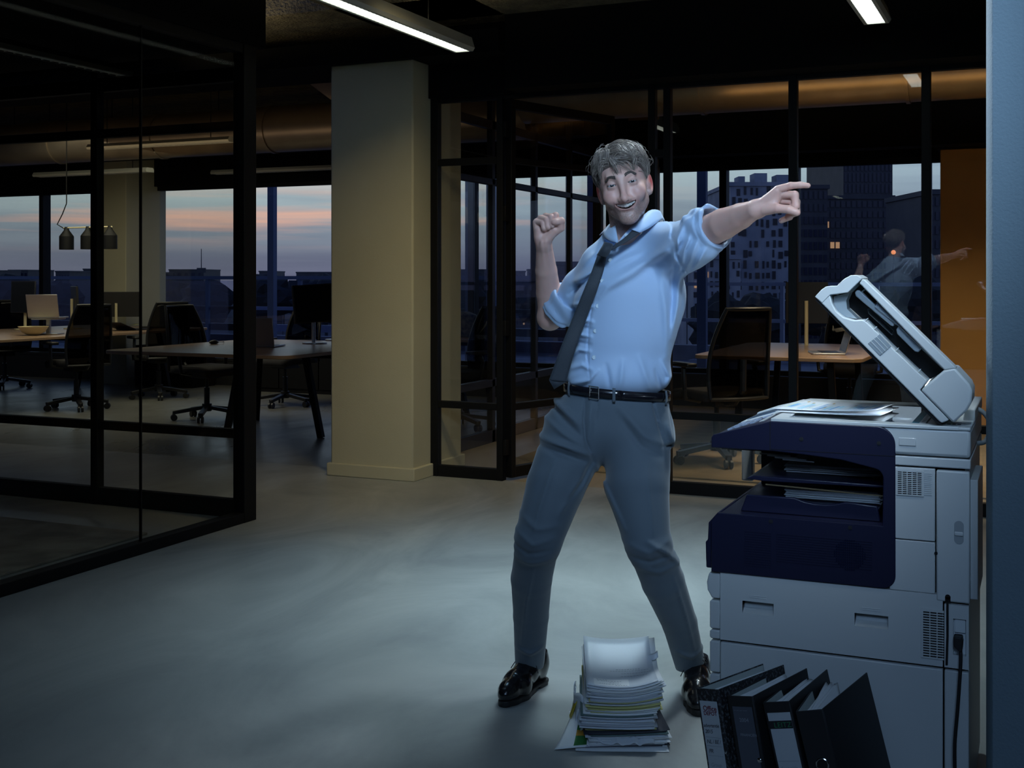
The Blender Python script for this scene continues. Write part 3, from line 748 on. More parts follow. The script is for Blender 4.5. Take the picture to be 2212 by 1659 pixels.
def laptop(loc, rz, label, open_=100, m='alu', h=0.24, w_=0.33):
    o = empty('laptop', loc, rz, label, 'laptop')
    MB().box(-w_ / 2, -0.12, 0, w_ / 2, 0.12, 0.014).build('keyboard_deck', M[m], o, bevel=0.004)
    a = math.radians(open_)
    lid = MB().box(-w_ / 2, 0, 0, w_ / 2, 0.007, h).build('lid', M[m], o, bevel=0.003)
    lid.location = (0, 0.118, 0.014); lid.rotation_euler = (-(a - PI / 2), 0, 0)
    MB().box(-w_ / 2 + 0.008, -0.001, 0.008, w_ / 2 - 0.008, 0.0005, h - 0.008).build('screen', M['screen'], lid)
    MB().box(-0.14, -0.05, 0.014, 0.14, 0.09, 0.016).build('keys', M['plastic_black'], o)
    return o
def onp(u, v, z): q = G(u, v, z); return (q.x, q.y, z)
laptop(onp(566, 748, 0.742), YAW + math.radians(168), 'silver laptop open on the desk beside the column, back turned')
laptop(onp(105, 722, 0.742)[:2] + (0.912,), YAW + math.radians(178), 'silver laptop with open lid on the far desk beside a monitor', 104)
laptop(onp(290, 712, 0.742), YAW + math.radians(150), 'dark laptop lying half open on the far desk by the facade column', 160, 'plastic_black')
laptop(onp(1785, 764, 0.7455), YAW + math.radians(-97), 'open laptop seen edge-on on the meeting room table', 106)

def monitor(loc, rz, label, h0=0.14, w_=0.52, h=0.33, tilt=6, standm='alu', roll=0):
    o = empty('monitor', loc, rz, label, 'monitor')       # screen faces -y
    MB().lathe([(0.11, 0), (0.11, 0.010), (0.03, 0.014)], (0, 0.02, 0), 22).build('foot', M[standm], o)
    MB().cyl((0, 0.04, 0.01), (0, 0.04, h0 + h * 0.55), 0.017, 12).build('stand', M[standm], o)
    s = MB().box(-w_ / 2, -0.012, -h / 2, w_ / 2, 0.014, h / 2).build('casing', M['plastic_black'], o, bevel=0.004)
    s.location = (0, 0.005, h0 + h / 2); s.rotation_euler = (math.radians(-tilt), math.radians(roll), 0)
    MB().box(-w_ / 2 + 0.012, -0.014, -h / 2 + 0.012, w_ / 2 - 0.012, -0.0115, h / 2 - 0.012).build('screen', M['screen'], s)
    return o
monitor(onp(682, 742, 0.742), YAW + math.radians(38), 'black monitor on a slim stand at the desk beside the column', 0.19, 0.44, 0.34, 4, roll=-3)
monitor(onp(728, 735, 0.742), YAW + math.radians(12), 'second black monitor half hidden by the column edge', 0.17, 0.36, 0.34, 2)
monitor(onp(50, 712, 0.742), YAW + math.radians(-10), 'dark monitor standing on the far desk at the picture edge', 0.19, 0.30, 0.36, 3, 'cream_plastic')
monitor(onp(163, 710, 0.742), YAW + math.radians(118), 'monitor on a cream stand seen from behind on the far desk', 0.17, 0.42, 0.32, 3, 'cream_plastic')
monitor(onp(252, 706, 0.742), YAW + math.radians(190), 'wide brown-black monitor in front of the facade column', 0.12, 0.56, 0.30, 3, 'cream_plastic')
monitor(onp(1743, 748, 0.732), YAW + math.radians(160), 'black monitor on a cream stand on the meeting room table', 0.20, 0.36, 0.36, 0, 'cream_plastic')
ls_ = MB(); ls_.box(-0.13, -0.10, 0, 0.13, 0.10, 0.012).box(-0.02, -0.02, 0.01, 0.02, 0.02, 0.155).box(-0.14, -0.11, 0.155, 0.14, 0.11, 0.168)
o = ls_.build('laptop_stand', M['alu'], bevel=0.003); o.location = onp(105, 722, 0.742)[:2] + (0.742,); o.rotation_euler = (0, 0, YAW); tag(o, 'metal laptop riser on the far desk under the silver laptop', 'stand')
ms = MB(); ms.sphere((0, 0, 0.012), 0.05, 14, 8, (0.7, 1.1, 0.4)).tube([(0, 0.05, 0.01), (0.02, 0.12, 0.008), (-0.05, 0.2, 0.008)], 0.003, 6)
o = ms.build('computer_mouse', M['plastic_black']); o.location = onp(462, 742, 0.745); tag(o, 'black computer mouse on the near wooden desk', 'mouse')
kb = MB().box(-0.22, -0.07, 0, 0.22, 0.07, 0.015).build('keyboard', M['plastic_black'], bevel=0.004)
kb.location = onp(345, 708, 0.742); kb.rotation_euler = (0, 0, 0.2); tag(kb, 'black keyboard lying on the far desk behind the laptop', 'keyboard')
for i, (u, v) in enumerate(((255, 703), (292, 702))):
    nb = MB().grid(lambda a_, b_: (0.04 * (2 * a_ - 1), 0.04 * (2 * b_ - 1), 0.002 + 0.012 * b_ * b_), 5, 6).build('sticky_note', mat('note_yellow', (0.62, 0.58, 0.25), 0.8), solid=0.002)
    nb.location = onp(u, v, 0.757); tag(nb, ['yellow sticky note on the dark laptop, nearer the mullion', 'yellow sticky note on the dark laptop, nearer the facade column'][i], 'note', 'sticky notes')
bw = MB(); bw.lathe([(0.05, 0), (0.11, 0.03), (0.15, 0.09), (0.145, 0.09), (0.10, 0.035), (0.02, 0.012)], (0, 0, 0), 24)
o = bw.build('wire_basket', M['cream_plastic']); o.location = onp(72, 724, 0.742); tag(o, 'round pale basket of cables on the far desk', 'basket')
bg_ = MB(); bg_.lathe([(0.10, 0.0), (0.14, 0.05), (0.15, 0.14), (0.12, 0.22), (0.05, 0.25)], (0, 0, 0), 22)
q = P(1003, 735, 12.0)
o = bg_.build('desk_lamp_shade', mat('patterned_cloth', (0.35, 0.30, 0.24), 0.7, var=(20, (0.05, 0.06, 0.10)))); o.location = (q.x, q.y, 0.742)
o.name = 'cloth_bag'; tag(o, 'patterned cloth bag on a desk seen through the side glass', 'bag')
desk('desk', q.x - 1.2, q.x + 0.35, q.y - 0.45, q.y + 0.45, 0.74, 'wooden desk end seen through the side glass behind the column', [(0.6, -0.3, 1, 0), (0.6, 0.3, 1, 0), (-0.6, -0.3, -1, 0), (-0.6, 0.3, -1, 0)])
# black storage below the office windows, rugs
def low_cabinet(x0, x1, label):
    o = empty('low_cabinet', ((x0 + x1) / 2, 11.9, 0), 0, label, 'cabinet', 'low black cabinets under the office windows')
    w_ = x1 - x0
    MB().box(-w_ / 2, -0.22, 0.0, w_ / 2, 0.22, 0.50).build('body', M['black_steel'], o)
    n = max(1, round(w_ / 0.6))
    for i in range(n):
        d = MB().box(-w_ / 2 + i * w_ / n + 0.006, -0.238, 0.05, -w_ / 2 + (i + 1) * w_ / n - 0.006, -0.22, 0.49).build('door', M['black_steel'], o, bevel=0.003)
        MB().box(-w_ / 2 + (i + 0.8) * w_ / n, -0.245, 0.42, -w_ / 2 + (i + 0.95) * w_ / n, -0.238, 0.435).build('handle', M['alu'], d)
low_cabinet(PY(545, 700, 11.9).x, PY(800, 700, 11.9).x, 'low black cabinet below the window beside the cream column')
low_cabinet(PY(318, 700, 11.9).x, PY(440, 700, 11.9).x, 'low black cabinet below the window by the facade column')
rg = MB().box(-8.6, 1.3, 0.0, -4.24, 4.93, 0.014).build('rug', M['rug_grey'], bevel=0.004); tag(rg, 'grey brown rug on the floor of the dark left glass room', 'rug')
rg = MB().box(-3.55, 7.75, 0.0, 2.5, 11.55, 0.012).build('rug', M['rug'], bevel=0.004); tag(rg, 'tan rug on the meeting room floor', 'rug')
# ================================================================== MULTIFUNCTION PRINTER
PX0, PY0 = -0.787, 3.07
M['pr_white'] = mat('printer_white', (0.56, 0.585, 0.59), 0.42, bump=(900, 0.06, 0.001))
M['pr_navy'] = mat('printer_navy', (0.010, 0.011, 0.036), 0.38, bump=(900, 0.06, 0.001))
M['pr_dark'] = mat('printer_dark', (0.008, 0.009, 0.013), 0.6)
M['pr_gap'] = mat('printer_gap', (0.004, 0.004, 0.005), 0.9)
M['pr_teal'] = mat('printer_teal', (0.03, 0.22, 0.28), 0.4)
M['pr_print'] = mat('print_ink', (0.03, 0.035, 0.05), 0.6)
M['clear_plastic'] = glass_mat('clear_plastic', (0.80, 0.86, 0.90), 2.2)
M['frosted'] = mat('frosted_plastic', (0.45, 0.52, 0.58), 0.25, trans=0.5)
M['platen'] = glass_mat('platen_glass', (0.55, 0.62, 0.66), 1.0)
M['paper'] = mat('paper_white', (0.74, 0.76, 0.78), 0.8)
M['cable_black'] = mat('cable_black', (0.012, 0.012, 0.013), 0.5)
M['cable_grey'] = mat('cable_grey', (0.20, 0.23, 0.25), 0.5)
M['scan_glow'] = mat('scan_glow', (1, 1, 1), 0.5, emit=((0.72, 0.88, 1.0), 1.6))
PD = 0.55
pr = empty('multifunction_printer', (PX0, PY0, 0), 0, 'large pale grey and navy office printer with its feeder lid raised', 'printer')
def SD(u, v):
    q = PY(u, v, PY0); return (q.x - PX0, q.z)
def sdp(*pts): return [SD(*p) for p in pts]
def panel(mb, x0, x1, z0, z1, holes, y0=0.0, y1=0.02, edges=True):
    """wall panel in the xz plane, front at y0, with rectangular holes"""
    X = sorted({x0, x1, *[h[0] for h in holes], *[h[1] for h in holes]}); Z = sorted({z0, z1, *[h[2] for h in holes], *[h[3] for h in holes]})
    for a, b in zip(X[:-1], X[1:]):
        for c, d in zip(Z[:-1], Z[1:]):
            cx, cz = (a + b) / 2, (c + d) / 2
            if any(h[0] < cx < h[1] and h[2] < cz < h[3] for h in holes): continue
            mb.add([(a, y0, c), (b, y0, c), (b, y0, d), (a, y0, d)], [(0, 1, 2, 3)])
    for h in holes:
        a, b, c, d = h
        mb.add([(a, y0, c), (b, y0, c), (b, y0, d), (a, y0, d), (a, y1, c), (b, y1, c), (b, y1, d), (a, y1, d)], [(0, 4, 5, 1), (1, 5, 6, 2), (2, 6, 7, 3), (3, 7, 4, 0)])
    if edges:
        mb.add([(x0, y0, z0), (x1, y0, z0), (x1, y0, z1), (x0, y0, z1), (x0, y1, z0), (x1, y1, z0), (x1, y1, z1), (x0, y1, z1)], [(0, 1, 5, 4), (1, 2, 6, 5), (2, 3, 7, 6), (3, 0, 4, 7)])
    return mb
XE = 0.622   # rear edge
# inner dark core that shows in the gaps
core = MB(); core.box(0.03, 0.036, 0.03, XE - 0.012, PD - 0.01, 0.565); core.box(0.455, 0.021, 0.57, XE - 0.012, PD - 0.01, 0.86)
core.build('inner_frame', M['pr_gap'], pr)
# lower cabinet
MB().box(0.019, 0.0, 0.025, 0.563, 0.02, 0.386).build('side_panel', M['pr_white'], pr, bevel=0.003)
MB().box(0.567, 0.0, 0.025, XE, 0.02, 0.386).build('rear_corner_panel', M['pr_white'], pr, bevel=0.003)
MB().box(0.019, PD - 0.02, 0.025, XE, PD, 0.56).build('far_side_panel', M['pr_white'], pr, bevel=0.003)
MB().box(XE - 0.01, 0.02, 0.025, XE, PD - 0.02, 0.87).build('rear_panel', M['pr_white'], pr, bevel=0.002)
for x in (0.06, 0.56):
    for y in (0.07, PD - 0.07):
        MB().cyl((x, y, 0.0), (x, y, 0.03), 0.025, 14).build('caster', M['pr_dark'], pr)
# paper module panel with two handle recesses and the vents
h1, h2 = (0.077, 0.157, 0.468, 0.500), (0.357, 0.437, 0.468, 0.500)
cols = [0.5185 + i * 0.0165 for i in range(3)]
vents = [(c, c + 0.0145, 0.414 + j * 0.0062, 0.414 + j * 0.0062 + 0.0036) for c in cols for j in range(18)]
pm = MB(); panel(pm, 0.019, 0.563, 0.393, 0.566, [h1, h2])
for (a, b, c, d) in (h1, h2):
    pm.add([(a, 0.0, c), (b, 0.0, c), (b, 0.024, c + 0.010), (a, 0.024, c + 0.010), (a, 0.030, d), (b, 0.030, d)], [(0, 1, 2, 3), (3, 2, 5, 4)])
    pm.add([(a, 0.0, d), (b, 0.0, d), (b, 0.030, d), (a, 0.030, d)], [(0, 1, 2, 3)])
    pm.add([(a, 0.0, c), (a, 0.0, d), (a, 0.030, d)], [(0, 1, 2)]); pm.add([(b, 0.0, c), (b, 0.0, d), (b, 0.030, d)], [(0, 1, 2)])
pm.build('side_panel', M['pr_white'], pr)
for (a, b, c, d) in (h1, h2):
    for k in (0, 1):
        MB().box(a + 0.018, -0.0012, d + 0.010 + k * 0.0045, b - 0.018, 0.0, d + 0.0115 + k * 0.0045).build('grip_line', M['pr_white'], pr)
vp = MB(); panel(vp, 0.514, 0.5632, 0.410, 0.529, vents, -0.0032, -0.0004); vp.build('vent_grille', M['pr_white'], pr)['kind'] = 'stuff'
MB().box(0.515, -0.0009, 0.411, 0.5625, -0.0002, 0.528).build('vent_backing', M['pr_gap'], pr)
# rear strip beside the module: inlet pocket
pm = MB(); ih = (0.587, 0.616, 0.425, 0.512)
panel(pm, 0.567, XE, 0.393, 0.545, [ih], 0.0, 0.02); pm.build('rear_corner_panel', M['pr_white'], pr)
pk = MB().box(ih[0], 0.012, ih[2], ih[1], 0.016, ih[3]).box(ih[0] + 0.003, 0.006, 0.478, ih[1] - 0.002, 0.012, 0.510).build('inlet_plate', mat('inlet_plate', (0.62, 0.66, 0.68), 0.4), pr, bevel=0.001)
# tall rear door
dz0, dz1 = 0.551, 0.866
MB().box(0.5485, -0.002, dz0, XE + 0.002, 0.02, dz1).build('rear_door', M['pr_white'], pr, bevel=0.004)
MB().box(0.5685, -0.0032, dz0, 0.581, -0.001, dz0 + 0.012).cyl((0.57475, -0.0032, dz0 + 0.012), (0.57475, -0.001, dz0 + 0.012), 0.00625, 14).build('cable_notch', M['pr_gap'], pr)
st = [(0.589 + 0.011 + 0.011 * math.cos(a), 0.692 + 0.011 + (0.034 if math.sin(a) > 0 else 0) + 0.011 * math.sin(a)) for a in [i * 2 * PI / 24 + 0.001 for i in range(24)]]
hd = MB(); hd.prism(st, -0.0028, -0.0015, 'y'); hd.build('door_handle', mat('handle_grey', (0.30, 0.33, 0.35), 0.5), pr)
MB().box(0.590, -0.006, 0.712, 0.610, -0.002, 0.722).build('handle_bar', M['pr_white'], pr, bevel=0.002)
q = SD(2022, 1195); MB().cyl((q[0], -0.003, q[1]), (q[0], -0.0005, q[1]), 0.004, 12).build('hook', M['pr_gap'], pr)
# mid white panels right of the navy body
MB().box(0.440, 0.0, 0.693, 0.5455, 0.02, 0.868).build('side_panel', M['pr_white'], pr, bevel=0.002)
MB().box(0.440, 0.0, 0.5665, 0.5455, 0.02, 0.6905).build('side_panel', M['pr_white'], pr, bevel=0.002)
vents = [(0.4595 + i * 0.0115, 0.4595 + i * 0.0115 + 0.0095, 0.803 + j * 0.0047, 0.803 + j * 0.0047 + 0.0027) for i in range(5) for j in range(12)]
vp = MB(); panel(vp, 0.456, 0.520, 0.800, 0.862, vents, -0.0032, -0.0004); vp.build('vent_grille', M['pr_white'], pr)['kind'] = 'stuff'
MB().box(0.457, -0.0009, 0.801, 0.519, -0.0002, 0.861).build('vent_backing', M['pr_gap'], pr)
vr = MB()
for j in range(12): vr.box(0.521, -0.0015, 0.804 + j * 0.0047, 0.538, 0.0005, 0.8055 + j * 0.0047)
vr.build('vent_ribs', M['pr_white'], pr)['kind'] = 'stuff'
# scanner unit (white), rear part
MB().box(0.40, 0.001, 0.872, XE + 0.004, PD, 0.895).build('scanner_base', M['pr_white'], pr, bevel=0.003)
MB().box(0.40, 0.001, 0.898, XE + 0.004, PD, 0.966).build('scanner_side', M['pr_white'], pr, bevel=0.008)
MB().box(0.462, -0.0015, 0.921, 0.502, 0.001, 0.940).build('cover_plate', M['pr_white'], pr, bevel=0.0012)
MB().box(0.152, 0.30, 0.893, 0.42, PD, 0.966).build('scanner_far_side', M['pr_white'], pr)
# navy C-shaped side cover with the output bay
arc = lambda cx, cz, r, a0, a1, n=8: [(cx + r * math.cos(math.radians(a0 + (a1 - a0) * i / n)), cz + r * math.sin(math.radians(a0 + (a1 - a0) * i / n))) for i in range(n + 1)]
NX = 0.4545
poly = [(-0.004, 0.889), (-0.004, 0.916), (0.002, 0.923), (0.075, 0.944), (0.150, 0.9655)]
poly += arc(NX - 0.045, 0.921, 0.0445, 90, 0)
poly += arc(NX - 0.032, 0.600, 0.032, 0, -90)
poly += [(-0.004, 0.567), (-0.004, 0.700), (0.012, 0.7215), (0.424, 0.7215), (0.4255, 0.835)]
poly += arc(0.403, 0.838, 0.0225, 0, 80, 5)
poly += [(0.325, 0.877), (0.235, 0.8845), (0.157, 0.889)]
MB().prism(poly, -0.004, 0.012, 'y').build('navy_side_cover', M['pr_navy'], pr, bevel=0.0025)
MB().box(0.148, -0.0048, 0.890, 0.1495, -0.003, 0.9645).build('cover_seam', M['pr_gap'], pr)
MB().box(0.15, -0.0048, 0.8935, NX - 0.001, -0.003, 0.8945).build('cover_seam', M['pr_gap'], pr)
for (u, v) in ((1732, 948), (1899, 957), (1666, 1126), (1837, 1139)):
    x, z = SD(u, v); MB().cyl((x, -0.0055, z), (x, -0.003, z), 0.0052, 14).cyl((x, -0.0065, z), (x, -0.005, z), 0.0028, 6).build('screw', M['pr_dark'], pr)
rb = MB()
for j in range(15):
    for (x0, x1) in ((0.083, 0.151), (0.165, 0.40)):
        if x1 > 0.3 and j < 3: continue
        rb.box(x0, -0.0052, 0.592 + j * 0.0062, x1, -0.003, 0.5945 + j * 0.0062)
rb.build('vent_ribs', M['pr_navy'], pr)['kind'] = 'stuff'
# fan opening
fx, fz = SD(1836, 1198)
fan = MB()
for j in range(13):
    z = fz - 0.036 + j * 0.006; hw = math.sqrt(max(0.0, 0.038 ** 2 - (z - fz) ** 2))
    for i in range(-7, 8):
        x = fx + i * 0.0052
        if abs(x - fx) < hw: fan.box(x - 0.0019, -0.0056, z - 0.0017, x + 0.0019, -0.0042, z + 0.0017)
fan.build('fan_grille', mat('fan_grille', (0.006, 0.010, 0.03), 0.15), pr)['kind'] = 'stuff'
# lower navy box (output tray base), front cover
pf = [(-0.022, 0.572), (-0.024, 0.640), (-0.018, 0.645), (-0.016, 0.690), (0.010, 0.7205), (0.018, 0.7205), (0.018, 0.572)]
MB().prism(pf, 0.014, PD - 0.02, 'y').build('front_cover', M['pr_navy'], pr, bevel=0.003)
MB().box(0.018, 0.013, 0.569, 0.43, PD - 0.02, 0.7195).build('output_base', M['pr_navy'], pr)
MB().prism([(0.06, 0.72), (0.076, 0.764), (0.20, 0.765), (0.225, 0.757), (0.25, 0.7535), (0.28, 0.7535), (0.305, 0.757), (0.33, 0.764), (0.405, 0.759), (0.413, 0.72)], 0.05, 0.06, 'y').build('tray_wall', M['pr_navy'], pr, bevel=0.003)
MB().box(0.075, 0.06, 0.74, 0.405, PD - 0.08, 0.746).build('output_tray', M['pr_navy'], pr)
MB().box(0.02, PD - 0.06, 0.72, 0.44, PD - 0.05, 0.892).build('bay_back', M['pr_dark'], pr)
MB().box(0.428, 0.012, 0.72, 0.440, PD - 0.05, 0.892).build('bay_wall', M['pr_dark'], pr)
MB().box(0.02, 0.012, 0.885, 0.44, PD - 0.05, 0.893).build('bay_roof', M['pr_dark'], pr)
MB().box(-0.046, PD - 0.03, 0.72, -0.012, PD, 0.892).build('front_post', M['pr_white'], pr, bevel=0.004)
MB().prism([(0.075, 0.806), (0.095, 0.815), (0.426, 0.812), (0.426, 0.806), (0.12, 0.802)], 0.05, PD - 0.06, 'y').build('upper_tray', M['pr_navy'], pr, bevel=0.002)
MB().bar((0.13, 0.03, 0.798), (0.425, 0.03, 0.789), 0.003, 0.003).build('guide_rod', mat('brass_rod', (0.5, 0.4, 0.25), 0.25, metal=0.8), pr)
for k in range(4): MB().bar((0.11 + 0.02 * k, 0.05, 0.874 - 0.004 * k), (0.19 + 0.02 * k, 0.05, 0.872 - 0.004 * k), 0.004, 0.003).build('guide_rod', M['alu'], pr)
# front drawers
for z0, z1, bulge in ((0.497, 0.562, 1), (0.418, 0.491, 0), (0.392, 0.414, 0), (0.305, 0.386, 0), (0.03, 0.300, 0)):
    if bulge: po = [(0.017, z0), (-0.004, z0), (-0.016, z0 + 0.02), (-0.018, z1 - 0.025), (-0.012, z1), (0.017, z1)]
    else: po = [(0.017, z0), (-0.007, z0), (-0.010, z0 + 0.004), (-0.010, z1 - 0.004), (-0.007, z1), (0.017, z1)]
    MB().prism(po, 0.004, PD - 0.004, 'y').build('drawer', M['pr_white'], pr, bevel=0.003)
# top: sloped operating panel, platen frame, glass
TZ = 0.9685
cp = MB(); cp.prism([(-0.002, 0.912), (-0.002, 0.9185), (0.075, 0.9455), (0.152, TZ - 0.001), (0.152, 0.90), (0.02, 0.895)], 0.012, PD - 0.03, 'y')
cp.build('operating_panel', M['pr_navy'], pr, bevel=0.002)
MB().prism([(0.0, 0.905), (0.0, 0.926), (0.06, 0.948), (0.152, TZ + 0.004), (0.152, 0.90)], PD - 0.03, PD, 'y').build('panel_end', M['pr_white'], pr, bevel=0.003)
slope = lambda t: (0.0 + 0.152 * t, 0.9195 + (TZ - 0.9195) * t)
ang = math.atan2(TZ - 0.9195, 0.152)
def on_slope(t0, t1, y0, y1, h=0.003, h0=-0.001):
    (xa, za), (xb, zb) = slope(t0), slope(t1)
    nx, nz = -math.sin(ang), math.cos(ang)
    q = [(xa + nx * h0, za + nz * h0), (xb + nx * h0, zb + nz * h0), (xb + nx * h, zb + nz * h), (xa + nx * h, za + nz * h)]
    return MB().prism(q, y0, y1, 'y')
M['pr_key'] = mat('panel_key', (0.30, 0.36, 0.48), 0.35)
M['pr_display'] = mat('panel_display', (0.10, 0.16, 0.26), 0.12)
on_slope(0.10, 0.95, 0.25, 0.47, 0.004).build('panel_bezel', M['pr_white'], pr, bevel=0.0015)
on_slope(0.18, 0.87, 0.28, 0.44, 0.0055).build('touch_screen', M['pr_display'], pr)
for i in range(4):
    for j in range(3):
        on_slope(0.16 + 0.13 * i, 0.24 + 0.13 * i, 0.06 + 0.035 * j, 0.082 + 0.035 * j, 0.0045).build('key', M['pr_key'], pr)
for j in range(3): on_slope(0.16 + 0.22 * j, 0.30 + 0.22 * j, 0.18, 0.215, 0.0045).build('key', M['pr_key'], pr)
on_slope(0.72, 0.80, 0.05, 0.20, 0.002).build('panel_stripe', M['pr_white'], pr)
gx0, gx1, gy0, gy1 = 0.185, 0.505, 0.045, 0.47
fr = MB()
fr.box(0.150, -0.002, 0.9635, 0.60, gy0, TZ + 0.004); fr.box(0.150, gy1, 0.9635, 0.60, PD, TZ + 0.004)
fr.box(0.150, gy0, 0.9635, gx0, gy1, TZ + 0.004); fr.box(0.522, gy0, 0.9635, XE + 0.004, gy1, TZ + 0.003)
fr.build('platen_frame', M['pr_white'], pr, bevel=0.002)
MB().box(0.522, -0.001, 0.9635, XE + 0.004, gy0, TZ + 0.003).box(0.522, gy1, 0.9635, XE + 0.004, PD, TZ + 0.003).build('hinge_deck', M['pr_white'], pr, bevel=0.003)
MB().box(gx0, gy0, 0.9655, gx1, gy1, TZ + 0.002).build('platen_glass', M['platen'], pr)
MB().box(gx0, gy0, 0.925, gx1, gy1, 0.93).build('scan_bed', M['pr_gap'], pr)
MB().box(0.455, gy0 + 0.01, 0.935, 0.490, gy0 + 0.16, 0.95).build('scan_glow_bar', M['scan_glow'], pr)  # glowing bar stands in for a lamp reflection on the glass
MB().box(gx1 - 0.017, gy0, TZ + 0.001, gx1, gy1, TZ + 0.0045).build('teal_strip', M['pr_teal'], pr)
MB().box(gx1, gy0, 0.9655, 0.520, gy1, TZ + 0.004).build('size_scale', M['pr_white'], pr)
mk = MB()
for j in range(12): mk.box(gx1 + 0.004, gy0 + 0.03 + 0.032 * j, TZ + 0.004, gx1 + 0.010, gy0 + 0.034 + 0.032 * j, TZ + 0.0044)
for j in range(5): mk.box(0.545 + 0.012 * j, 0.05, TZ + 0.003, 0.553 + 0.012 * j, 0.07, TZ + 0.0034)
mk.box(0.54, 0.08, TZ + 0.003, 0.61, 0.083, TZ + 0.0034); mk.box(0.54, 0.10, TZ + 0.003, 0.60, 0.102, TZ + 0.0034)
mk.build('printed_marks', M['pr_print'], pr)['kind'] = 'stuff'
MB().box(0.600, 0.16, TZ, XE + 0.006, PD - 0.02, TZ + 0.03).build('rear_ledge', M['pr_white'], pr, bevel=0.003)
# raised feeder lid : child with its own side profile
lower = sdp((2035, 914), (2030, 912), (1762, 643), (1776, 629), (1793, 637)) + sdp((1797, 655), (1806, 672), (1822, 685), (1845, 691.5), (1862, 690.5), (1869, 693), (1896, 719), (1925, 749), (2003, 823), (1987, 843), (2050, 907))
lid = MB().prism(lower, 0.0, PD, 'y').build('lid_body', M['pr_white'], pr, bevel=0.003)
MB().prism(sdp((1989, 843), (2004, 829), (2040, 799), (2063, 795), (2094, 829), (2100, 843), (2099, 868), (2089, 887), (2060, 914), (2052, 907)), -0.001, 0.13, 'y').build('hinge_cover', M['pr_white'], pr, bevel=0.005)
MB().prism(sdp((1760, 641), (1774, 626), (1784, 619), (1794, 617.5), (1808, 618), (1812, 613), (1824, 602), (1838, 594.5), (1850, 594), (1861, 600), (1861.5, 603), (1832, 632), (1794, 637), (1776, 655)), -0.001, 0.12, 'y').build('lid_tip', M['pr_white'], pr, bevel=0.004)
MB().prism(sdp((1863, 602), (1868, 604), (2066, 796), (2040, 800), (2030, 790), (1856, 612)), 0.0, 0.055, 'y').build('feeder_cover', M['pr_white'], pr, bevel=0.003)
MB().prism(sdp((1797, 640), (1850, 606), (2050, 798), (2004, 824)), 0.075, 0.12, 'y').build('feeder_recess', M['pr_gap'], pr)
MB().prism(sdp((1797, 641), (1832, 632), (1824, 650), (1826, 668), (1848, 690), (1822, 685), (1806, 672), (1797, 655)), 0.030, 0.08, 'y').build('scoop', mat('scoop_grey', (0.36, 0.40, 0.42), 0.45), pr)
MB().prism(sdp((1762, 645.5), (2030, 914), (2036, 918), (2026, 918), (1760, 648)), 0.006, PD, 'y').build('platen_cushion', M['pr_gap'], pr)
MB().prism(sdp((1844, 632), (1848, 627), (1853, 627), (1890, 660), (1930, 700), (1928, 706), (1922, 704), (1846, 640)), 0.02, 0.06, 'y').build('document_guide', M['frosted'], pr, bevel=0.003)
MB().prism(sdp((1886, 664), (1893, 654), (1900, 653), (1908, 658), (2040, 793), (2034, 798), (1938, 705)), 0.015, 0.05, 'y').build('feeder_window', M['frosted'], pr, bevel=0.003)
MB().prism(sdp((1870, 667), (1878, 668), (1928, 715), (1924, 726), (1872, 678)), 0.03, 0.05, 'y').build('document_guide', M['clear_plastic'], pr, bevel=0.002)
MB().prism(sdp((1934, 712), (1941, 703), (1990, 752), (1982, 762), (1974, 760), (1936, 722)), 0.02, 0.05, 'y').build('document_guide', M['frosted'], pr, bevel=0.002)
MB().prism(sdp((1855, 632), (1866, 622), (1900, 652), (1892, 656)), 0.03, 0.09, 'y').build('feeder_label', M['pr_white'], pr)
MB().prism(sdp((1860, 631), (1866, 627), (1892, 652), (1886, 656)), 0.028, 0.032, 'y').build('feeder_slot', M['pr_gap'], pr)
for (u, v) in ((1869, 693), (1888, 711), (1935, 757), (1983, 803)):
    MB().prism(sdp((u - 1, v - 1), (u + 5, v - 6), (u + 6, v - 5), (u + 1, v + 1)), 0.0, 0.012, 'y').build('rib', M['pr_white'], pr)
lw = MB().prism(sdp((1875, 742), (1900, 722), (1925, 748), (1901, 769)), -0.0015, 0.004, 'y').build('label_window', M['frosted'], pr, bevel=0.001)
for k in range(3):
    t = 0.25 + 0.25 * k
    a = SD(1875 + 25 * t, 742 - 20 * t); b = SD(1901 + 24 * t, 769 - 21 * t)
    MB().bar((a[0], -0.002, a[1]), (b[0], -0.002, b[1]), 0.0012, 0.0012).build('window_bar', M['pr_white'], lw)
pm_ = MB()
for k in range(7):
    for j in range(2):
        a = SD(1868 + 3.2 * k + 2 * j, 620 + 3.2 * k - 3 * j)
        pm_.box(a[0] - 0.0012, 0.0275, a[1] - 0.0012, a[0] + 0.0012, 0.0285, a[1] + 0.0012)
pm_.build('printed_marks', M['pr_print'], pr)['kind'] = 'stuff'
# signal cable at the back
cx = [(0.598, 0.33, 0.985), (0.630, 0.33, 0.982), (0.652, 0.33, 0.96), (0.657, 0.33, 0.93), (0.645, 0.33, 0.90), (0.624, 0.33, 0.893)]
def smooth_path(p, n=6):
    p = [Vector(a) for a in p]; o = []
    for i in range(len(p) - 1):
        p0 = p[max(i - 1, 0)]; p1 = p[i]; p2 = p[i + 1]; p3 = p[min(i + 2, len(p) - 1)]
        for k in range(n):
            t = k / n
            o.append(0.5 * ((2 * p1) + (p2 - p0) * t + (2 * p0 - 5 * p1 + 4 * p2 - p3) * t * t + (3 * p1 - p0 - 3 * p2 + p3) * t ** 3))
    o.append(p[-1]); return o
MB().tube(smooth_path(cx), 0.0065, 10).build('signal_cable', M['cable_grey'], pr, angle=60)
# manual pocket at the back
MB().box(XE, 0.05, 0.55, XE + 0.018, 0.30, 0.84).build('rear_pocket', M['pr_white'], pr, bevel=0.002)
